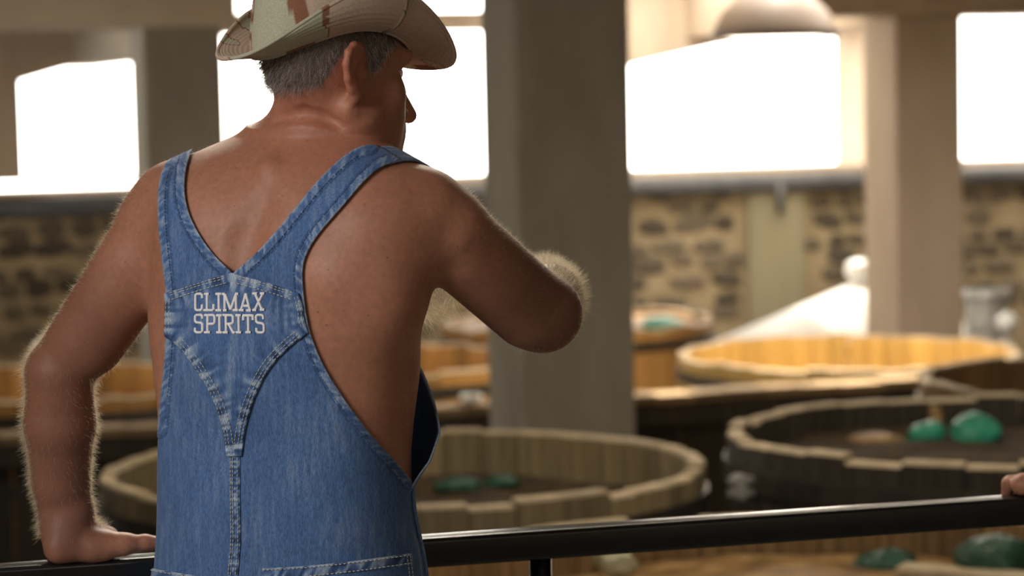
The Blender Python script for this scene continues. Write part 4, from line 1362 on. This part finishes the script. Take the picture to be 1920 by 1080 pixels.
# trousers with seat, side seams and turn-ups
tr = Field()
low_rows = [r for r in trows if r[0] < W(540, 860, YT)[2]]
zc_ = min(r[0] for r in trows)
ctr = np.array([low_rows[-1][1], YT])
hipc = np.array([W(548, 1330, YT)[0], YT, zc_])
rr3 = np.array([RD[0], RD[1], 0]); ff3 = np.array([FD[0], FD[1], 0])
torso_tr = loft([(z, cx, cy, a + .0015, b_ + .0015) for z, cx, cy, a, b_ in trows if z < W(540, 700, YT)[2]], None, FD, RD)
tr.add(torso_tr, (-.9, 3.0, torso_tr.z0), (.3, 3.9, torso_tr.z1), .03)
for s_ in (-1, 1):
    hip = hipc + rr3 * s_ * .088 + np.array([0, 0, -.02]); knee = hipc + rr3 * s_ * .115 + ff3 * .02 + np.array([0, 0, -.42]); ank = hipc + rr3 * s_ * .125 - ff3 * .01; ank[2] = .10
    knee[2] = .50
    tr.cone(hip, knee, .108, .078, .04); tr.cone(knee, ank, .078, .072, .03)
    tr.cone(hip + np.array([0, 0, .07]) - ff3 * .03, hip - ff3 * .035, .10, .10, .05)
ztop = W(766, 908, 3.42)[2]
def tr_f(P):
    d = tr(P)
    shell = np.maximum(d, -(d + .007))
    return np.maximum(np.maximum(shell, P[:, 2] - ztop), .075 - P[:, 2])
Vt, Ft = nets(lambda P: np.maximum(np.maximum(tr(P), P[:, 2] - ztop), .075 - P[:, 2]), (-.75, 3.05, .05), (.2, 3.85, ztop + .03), .008, 1)
me = mesh_np('trousers', Vt, Ft)
pj = np.array([0.0])
set_attr(me, 'wear', .5 + (vnoise(Vt[:, [0, 2]] * 1300, 6, 60, 120) - .5) * .2)
link_ov('trousers', me, M['denim'])
# right side seam placket
J = Join()
sl = np.array([(771, 905), (773, 950), (782, 1000), (791, 1045), (800, 1100)], float)
P3 = trace(tr, spline(sl, 40), 0.0); 
VV = P3 + grad(tr, P3) * .003
J.add(*tube(VV, .0032, 6))
me = J.mesh('side_seam'); set_attr(me, 'wear', np.full(len(me.vertices), .62)); link_ov('side_seam', me, M['denim'])

# boots
M['leather'] = simple('brown_leather', [(0.3, (.07, .04, .02)), (.7, (.12, .07, .035))], 12, .6, bmp=.2)
for s_ in (-1, 1):
    bt = Field(); ank = hipc + rr3 * s_ * .125 - ff3 * .01
    a0 = np.array([ank[0], ank[1], .0])
    bt.cone(a0 + np.array([0, 0, .17]), a0 + np.array([0, 0, .06]), .05, .052, .02)
    bt.cone(a0 - ff3 * .03 + np.array([0, 0, .048]), a0 + ff3 * .13 + np.array([0, 0, .042]), .046, .044, .03)
    bt.cone(a0 + ff3 * .10 + np.array([0, 0, .042]), a0 + ff3 * .16 + np.array([0, 0, .036]), .048, .036, .03)
    Vb, Fb = nets(lambda P: np.maximum(bt(P), .002 - P[:, 2]), a0 + np.array([-.2, -.2, -.03]), a0 + np.array([.25, .25, .26]), .008, 1)
    link('boot', mesh_np('boot', Vb, Fb), M['leather'], man)

# ------------------------------------------------------------------ hat
def hat_ring(ph):
    s2 = math.sin(ph) ** 2; c_ = math.cos(ph)
    zz = .034 + .027 * s2 ** 1.2 - (.012 if c_ < 0 else .004) * c_ * c_
    return np.array([math.sin(ph) * .0885, math.cos(ph) * .119 - .010, zz])
def hat_out(ph):
    s2 = math.sin(ph) ** 2; c_ = math.cos(ph)
    wdt = .064 - .020 * s2 + (-.014 if c_ < 0 else .010) * c_ * c_
    near = math.sin(ph) > 0
    up = (.056 * s2 ** 1.3 if near else .040 * s2 ** 2.2) - (.010 if c_ > 0 else .002) * c_ * c_
    return wdt, up
NP_, NT_ = 192, 30
Vh, cam_ = [], []
def camo(q):
    return q
for i in range(NP_):
    ph = 2 * math.pi * i / NP_
    r0 = hat_ring(ph); wdt, up = hat_out(ph)
    d = np.array([math.sin(ph) * 1.0, math.cos(ph) * 1.05]); d /= np.linalg.norm(d)
    for j in range(NT_):
        t = j / (NT_ - 1)
        s2 = math.sin(ph) ** 2
        ow = wdt * (t ** (1 + .55 * s2) if s2 > .3 else t)
        ow = wdt * math.sin(t * math.pi / 2) if s2 > .45 else wdt * (t * (1 - s2 / .45) + math.sin(t * math.pi / 2) * s2 / .45)
        zz = up * t ** (1.0 + 1.0 * s2)
        if math.cos(ph) > .3: zz -= .010 * math.sin(t * math.pi) * 0 + .012 * t ** 3 * (math.cos(ph) - .3)
        ripple = .0007 * math.sin(t * 2 * math.pi * 9)
        Vh.append((r0[0] + d[0] * (ow), r0[1] + d[1] * ow, r0[2] + zz + ripple + .0025 * math.sin(3 * ph + .7) * t))
Vh = np.array(Vh)
Fh = [(i * NT_ + j, ((i + 1) % NP_) * NT_ + j, ((i + 1) % NP_) * NT_ + j + 1, i * NT_ + j + 1) for i in range(NP_) for j in range(NT_ - 1)]
def hat_world(q): return HC + q @ HM
def camo_attr(q, seed=0):
    P = q * 1000
    n1 = vnoise(np.stack([P[:, 0] + P[:, 2] * .6 + 500, P[:, 1] + 500 - P[:, 2] * .4], 1), 26, 34, 200)
    n2 = vnoise(np.stack([P[:, 0] - P[:, 2] * .5 + 900, P[:, 1] + 700 + P[:, 2]], 1), 30, 26, 201)
    n3 = vnoise(np.stack([P[:, 0] + P[:, 1] + 900, P[:, 2] + 700], 1), 5, 5, 202)
    x = .643 * q[:, 0] + .766 * q[:, 1]
    out = np.full(len(q), 0.0)
    u = q[:, 2]
    edge = -.004 + .010 * np.clip((u - .062) / .05, 0, 1) + .004 * (n3 - .5)
    wid = .003 + .024 * np.clip((u - .062) / .045, 0, 1) ** 1.3
    out[x < edge] = 1.0
    out[(x < edge) & (x > edge - wid) & (u > .060)] = .5
    far = q[:, 0] < .02
    out[far] = np.where(n2[far] > .62, 1.0, np.where(n1[far] > .66, .5, 0.0))
    return out
def crown_attr(q):
    x = .643 * q[:, 0] + .766 * q[:, 1] + .01 * np.sin(q[:, 2] * 90)
    out = np.where(x < -.052, 1.0, np.where(x < -.026, .5, 0.0))
    far = q[:, 0] < -.02
    out[far] = camo_attr(q)[far]
    return out
m, nt, b = new_mat('camouflage_cloth')
rp = nt.nodes.new('ShaderNodeValToRGB'); rp.color_ramp.interpolation = 'LINEAR'
el = rp.color_ramp.elements; el[0].position = .15; el[0].color = (.56, .42, .32, 1); el[1].position = .85; el[1].color = (.48, .47, .34, 1)
for p_, c_ in ((.38, (.26, .11, .06)), (.62, (.26, .11, .06))):
    e = el.new(p_); e.color = (*c_, 1)
nt.links.new(attr(nt, 'camo'), rp.inputs['Fac'])
cc, ff_, vec = noise_col(nt, 500, [(.3, (.75, .75, .75)), (.7, (1.1, 1.1, 1.1))], detail=3)
nt.links.new(mixc(nt, 1.0, rp.outputs['Color'], cc, 'MULTIPLY'), b.inputs['Base Color'])
b.inputs['Roughness'].default_value = .9; bump(nt, b, ff_, .25, .001)
M['camo'] = m
hat = empty('sun_hat', tuple(hat_world(np.array([0, 0, .06])))); hat.parent = man
hat['label'] = 'desert camouflage hat with turned up brim'
def link_hat(name, Vl, Fl, mat):
    me = mesh_np(name, hat_world(np.asarray(Vl)), Fl)
    set_attr(me, 'camo', (crown_attr if name == 'crown' else camo_attr)(np.asarray(Vl)))
    me.transform(Matrix.Translation(-hat.location))
    return link(name, me, mat, hat)
br = link_hat('brim', Vh, np.array(Fh), M['camo'])
md = br.modifiers.new('thickness', 'SOLIDIFY'); md.thickness = .003; md.offset = 0
edge = Vh.reshape(NP_, NT_, 3)[:, -1]
Ve, Fe = tube(edge, .0028, 8, closed=True); link_hat('brim_binding', Ve, Fe, M['camo'])
crn = []
prof = [(1.0, -.004), (1.01, .012), (1.0, .03), (.975, .055), (.94, .075), (.89, .088), (.80, .095), (.55, .099), (.25, .100), (.02, .100)]
for i in range(96):
    ph = 2 * math.pi * i / 96; r0 = hat_ring(ph)
    for k_, h_ in prof:
        crn.append((r0[0] * k_, (r0[1] + .010) * k_ - .010, r0[2] * max(0, 1 - h_ / .09) + (.045) * min(1, h_ / .09) + h_))
kp = len(prof)
Fc = [(i * kp + j, ((i + 1) % 96) * kp + j, ((i + 1) % 96) * kp + j + 1, i * kp + j + 1) for i in range(96) for j in range(kp - 1)]
cw = link_hat('crown', np.array(crn), np.array(Fc), M['camo'])
md = cw.modifiers.new('thickness', 'SOLIDIFY'); md.thickness = .003; md.offset = -1
# radial seam of the brim over the ear
gi = int(round(NP_ * (78 / 360)))
ln_ = Vh.reshape(NP_, NT_, 3)[gi]
out_ = np.array([.75, .0, -.65]) * .0022
Vs, Fs = tube(ln_ + out_, .0028, 6); sm = link_hat('brim_seam', Vs, Fs, M['leather'])
sm.data.materials.clear(); sm.data.materials.append(simple('brown_seam_tape', [(.3, (.17, .12, .08)), (.7, (.22, .16, .11))], 30, .9))

# ------------------------------------------------------------------ handrail
rail = empty('handrail', tuple(rail_at(0.0)[:2]) + (0.0,)); 
tag(rail, 'glossy black tubular handrail on posts between the men and the vats', 'railing')
def link_rail(name, V_, F_, smooth=True):
    me = mesh_np(name, V_, F_, smooth); me.transform(Matrix.Translation(-rail.location)); return link(name, me, M['black_paint'], rail)
xs = np.linspace(-2.6, 3.0, 60)
hw_, hh_, cr = .0235, RR, .0075
sec = []
for cx_, cz_, a0_ in ((hw_ - cr, hh_ - cr, 0), (-hw_ + cr, hh_ - cr, 90), (-hw_ + cr, -hh_ + cr, 180), (hw_ - cr, -hh_ + cr, 270)):
    for k in range(7):
        a_ = math.radians(a0_ + 15 * k); sec.append((cx_ + cr * math.cos(a_), cz_ + cr * math.sin(a_)))
k = len(sec)
VV = np.concatenate([[rail_at(x) + rn * s_[0] + np.array([0, 0, s_[1]]) for s_ in sec] for x in xs])
FF = [(i * k + j, i * k + (j + 1) % k, (i + 1) * k + (j + 1) % k, (i + 1) * k + j) for i in range(len(xs) - 1) for j in range(k)]
link_rail('top_rail', VV, np.array(FF))
for x in (-2.5, -1.21, W(1013, 1060, 3.81)[0], 1.30, 2.6):
    p = rail_at(x); 
    link_rail('post', *tube([np.array([p[0], p[1], 0]), p - np.array([0, 0, .015])], .0175, 24, up=(0, 1, 0)))
    Vf, Ff = lathe([(.001, 0), (.06, 0), (.06, .008), (.022, .010), (.019, .022)], 28)
    link_rail('foot_plate', Vf + np.array([p[0], p[1], 0]), Ff)
for dz in (-.38, -.72):
    link_rail('lower_rail', *tube([rail_at(x, dz) for x in xs], .012, 16))

# ------------------------------------------------------------------ second man, almost wholly outside the frame at the right
B2 = rail_at(1.36); C2 = np.array([B2[0], B2[1] - .26, 0])
f2 = rn.copy(); r2 = rt.copy()
def Q2(a, f_, z): return C2 + r2 * a + f2 * f_ + np.array([0, 0, z])
p2 = Field(); R2 = np.stack([r2, f2, [0, 0, 1]])
p2.ell(Q2(0, 0, 1.27), R2, (.175, .125, .25), .04); p2.ell(Q2(0, 0, 1.05), R2, (.165, .13, .20), .04)
p2.cone(Q2(-.15, 0, 1.42), Q2(.15, 0, 1.42), .07, .07, .05)
p2.cone(Q2(0, .0, 1.45), Q2(0, .02, 1.58), .058, .052, .03)
p2.ell(Q2(0, .02, 1.70), R2, (.078, .098, .105), .02); p2.ell(Q2(0, .055, 1.64), R2, (.056, .06, .075), .02)
p2.cone(Q2(0, .118, 1.70), Q2(0, .138, 1.665), .010, .012, .01)
for s_ in (-1, 1):
    p2.ell(Q2(.082 * s_, .01, 1.69), R2, (.012, .02, .032), .006)
    p2.cone(Q2(.03 * s_, .11, 1.715), Q2(.03 * s_ + .012 * s_, .105, 1.715), .010, .010, .01)
    p2.ball(Q2(.03 * s_, .122, 1.695), .011, .01, 'c')
p2.cone(Q2(-.018, .11, 1.615), Q2(.018, .11, 1.615), .009, .009, .01)
lw = rail_at(W(1946, 930, 4.0)[0])
def H2(c0, a, b, c): return c0 + rt * a + rn * b + np.array([0, 0, c])
rw = rail_at(1.62)
for c0, sx in ((lw, -1), (rw, 1)):
    el2 = (Q2(.2 * sx, 0, 1.4) + H2(c0, 0, -.05, .07)) / 2 + np.array([0, -.06, -.08]) + r2 * .07 * sx
    p2.cone(Q2(.19 * sx, 0, 1.40), el2, .052, .042, .03); p2.cone(el2, H2(c0, 0, -.045, .062), .042, .028, .02)
    p2.cone(H2(c0, -.03, -.005, .043), H2(c0, .03, -.005, .043), .019, .019, .02)
    p2.cone(H2(c0, -.036, .03, .040), H2(c0, .036, .03, .040), .014, .014, .015)
    for i in range(4):
        a0 = -.037 + .024 * i
        p2.cone(H2(c0, a0, .034, .036), H2(c0, a0, .046, .006), .0098, .0092, .007); p2.cone(H2(c0, a0, .046, .006), H2(c0, a0, .026, -.034), .0092, .0082, .006)
        p2.cone(H2(c0, a0, .026, -.034), H2(c0, a0, -.004, -.036), .0082, .0072, .006)
    tx = -1 if sx > 0 else 1
    p2.cone(H2(c0, .03 * tx, -.01, .040), H2(c0, .058 * tx, -.006, .036), .014, .0105, .01); p2.cone(H2(c0, .058 * tx, -.006, .036), H2(c0, .085 * tx, 0, .034), .0105, .009, .006)
V2_, F2_ = nets(lambda P: np.maximum(p2(P), 1.0 - P[:, 2]), (.72, 3.4, .98), (2.0, 4.25, 1.86), .0062, 2)
me = mesh_np('second_man', V2_, F2_); set_attr(me, 'hairmask', np.clip(((V2_ - Q2(0, -.02, 1.725)) @ np.array([0, 0, 1]) + .9 * np.maximum(0, -((V2_ - Q2(0, .035, 0)) @ f2)) * (V2_[:, 2] > 1.63)) / .02, 0, 1) * .9); set_attr(me, 'flush', np.zeros(len(V2_)))
man2 = link('person', me, M['skin']); tag(man2, 'second person gripping the handrail, only the fingers in view at the right edge', 'person')
M['grey_shirt'] = simple('grey_shirt', [(.3, (.16, .17, .18)), (.7, (.2, .21, .22))], 8, .9)
s2f = Field()
s2f.ell(Q2(0, 0, 1.27), R2, (.187, .137, .262), .04); s2f.ell(Q2(0, 0, 1.03), R2, (.18, .142, .20), .04); s2f.cone(Q2(-.15, 0, 1.415), Q2(.15, 0, 1.415), .077, .077, .05)
for c0, sx in ((lw, -1), (rw, 1)):
    el2 = (Q2(.2 * sx, 0, 1.4) + H2(c0, 0, -.05, .07)) / 2 + np.array([0, -.06, -.08]) + r2 * .07 * sx
    a_ = Q2(.19 * sx, 0, 1.40); s2f.cone(a_, a_ + (el2 - a_) * .6, .062, .058, .03)
Vs_, Fs_ = nets(lambda P: np.maximum(s2f(P), .93 - P[:, 2]), (.8, 3.4, .9), (2.0, 4.1, 1.56), .010, 1)
link('shirt', mesh_np('shirt', Vs_, Fs_), M['grey_shirt'], man2)
t2f = Field(); t2f.ell(Q2(0, 0, .96), R2, (.17, .135, .13), .03)
for s_ in (-1, 1):
    t2f.cone(Q2(.085 * s_, 0, .90), Q2(.1 * s_, .01, .5), .095, .07, .03); t2f.cone(Q2(.1 * s_, .01, .5), Q2(.105 * s_, -.01, .09), .07, .06, .03)
Vs_, Fs_ = nets(lambda P: np.maximum(t2f(P), .05 - P[:, 2]), (.9, 3.3, .03), (1.9, 4.1, 1.12), .011, 1)
me = mesh_np('trousers', Vs_, Fs_); set_attr(me, 'wear', np.full(len(Vs_), .3)); link('trousers', me, M['denim'], man2)
for s_ in (-1, 1):
    bt = Field(); a0 = Q2(.105 * s_, -.01, 0)
    bt.cone(a0 + np.array([0, 0, .12]), a0 + np.array([0, 0, .05]), .048, .048, .02); bt.cone(a0 - f2 * .03 + np.array([0, 0, .042]), a0 + f2 * .14 + np.array([0, 0, .036]), .042, .036, .03)
    Vb, Fb = nets(lambda P: np.maximum(bt(P), .002 - P[:, 2]), a0 + np.array([-.2, -.2, -.03]), a0 + np.array([.22, .25, .2]), .009, 1)
    link('shoe', mesh_np('shoe', Vb, Fb), M['leather'], man2)
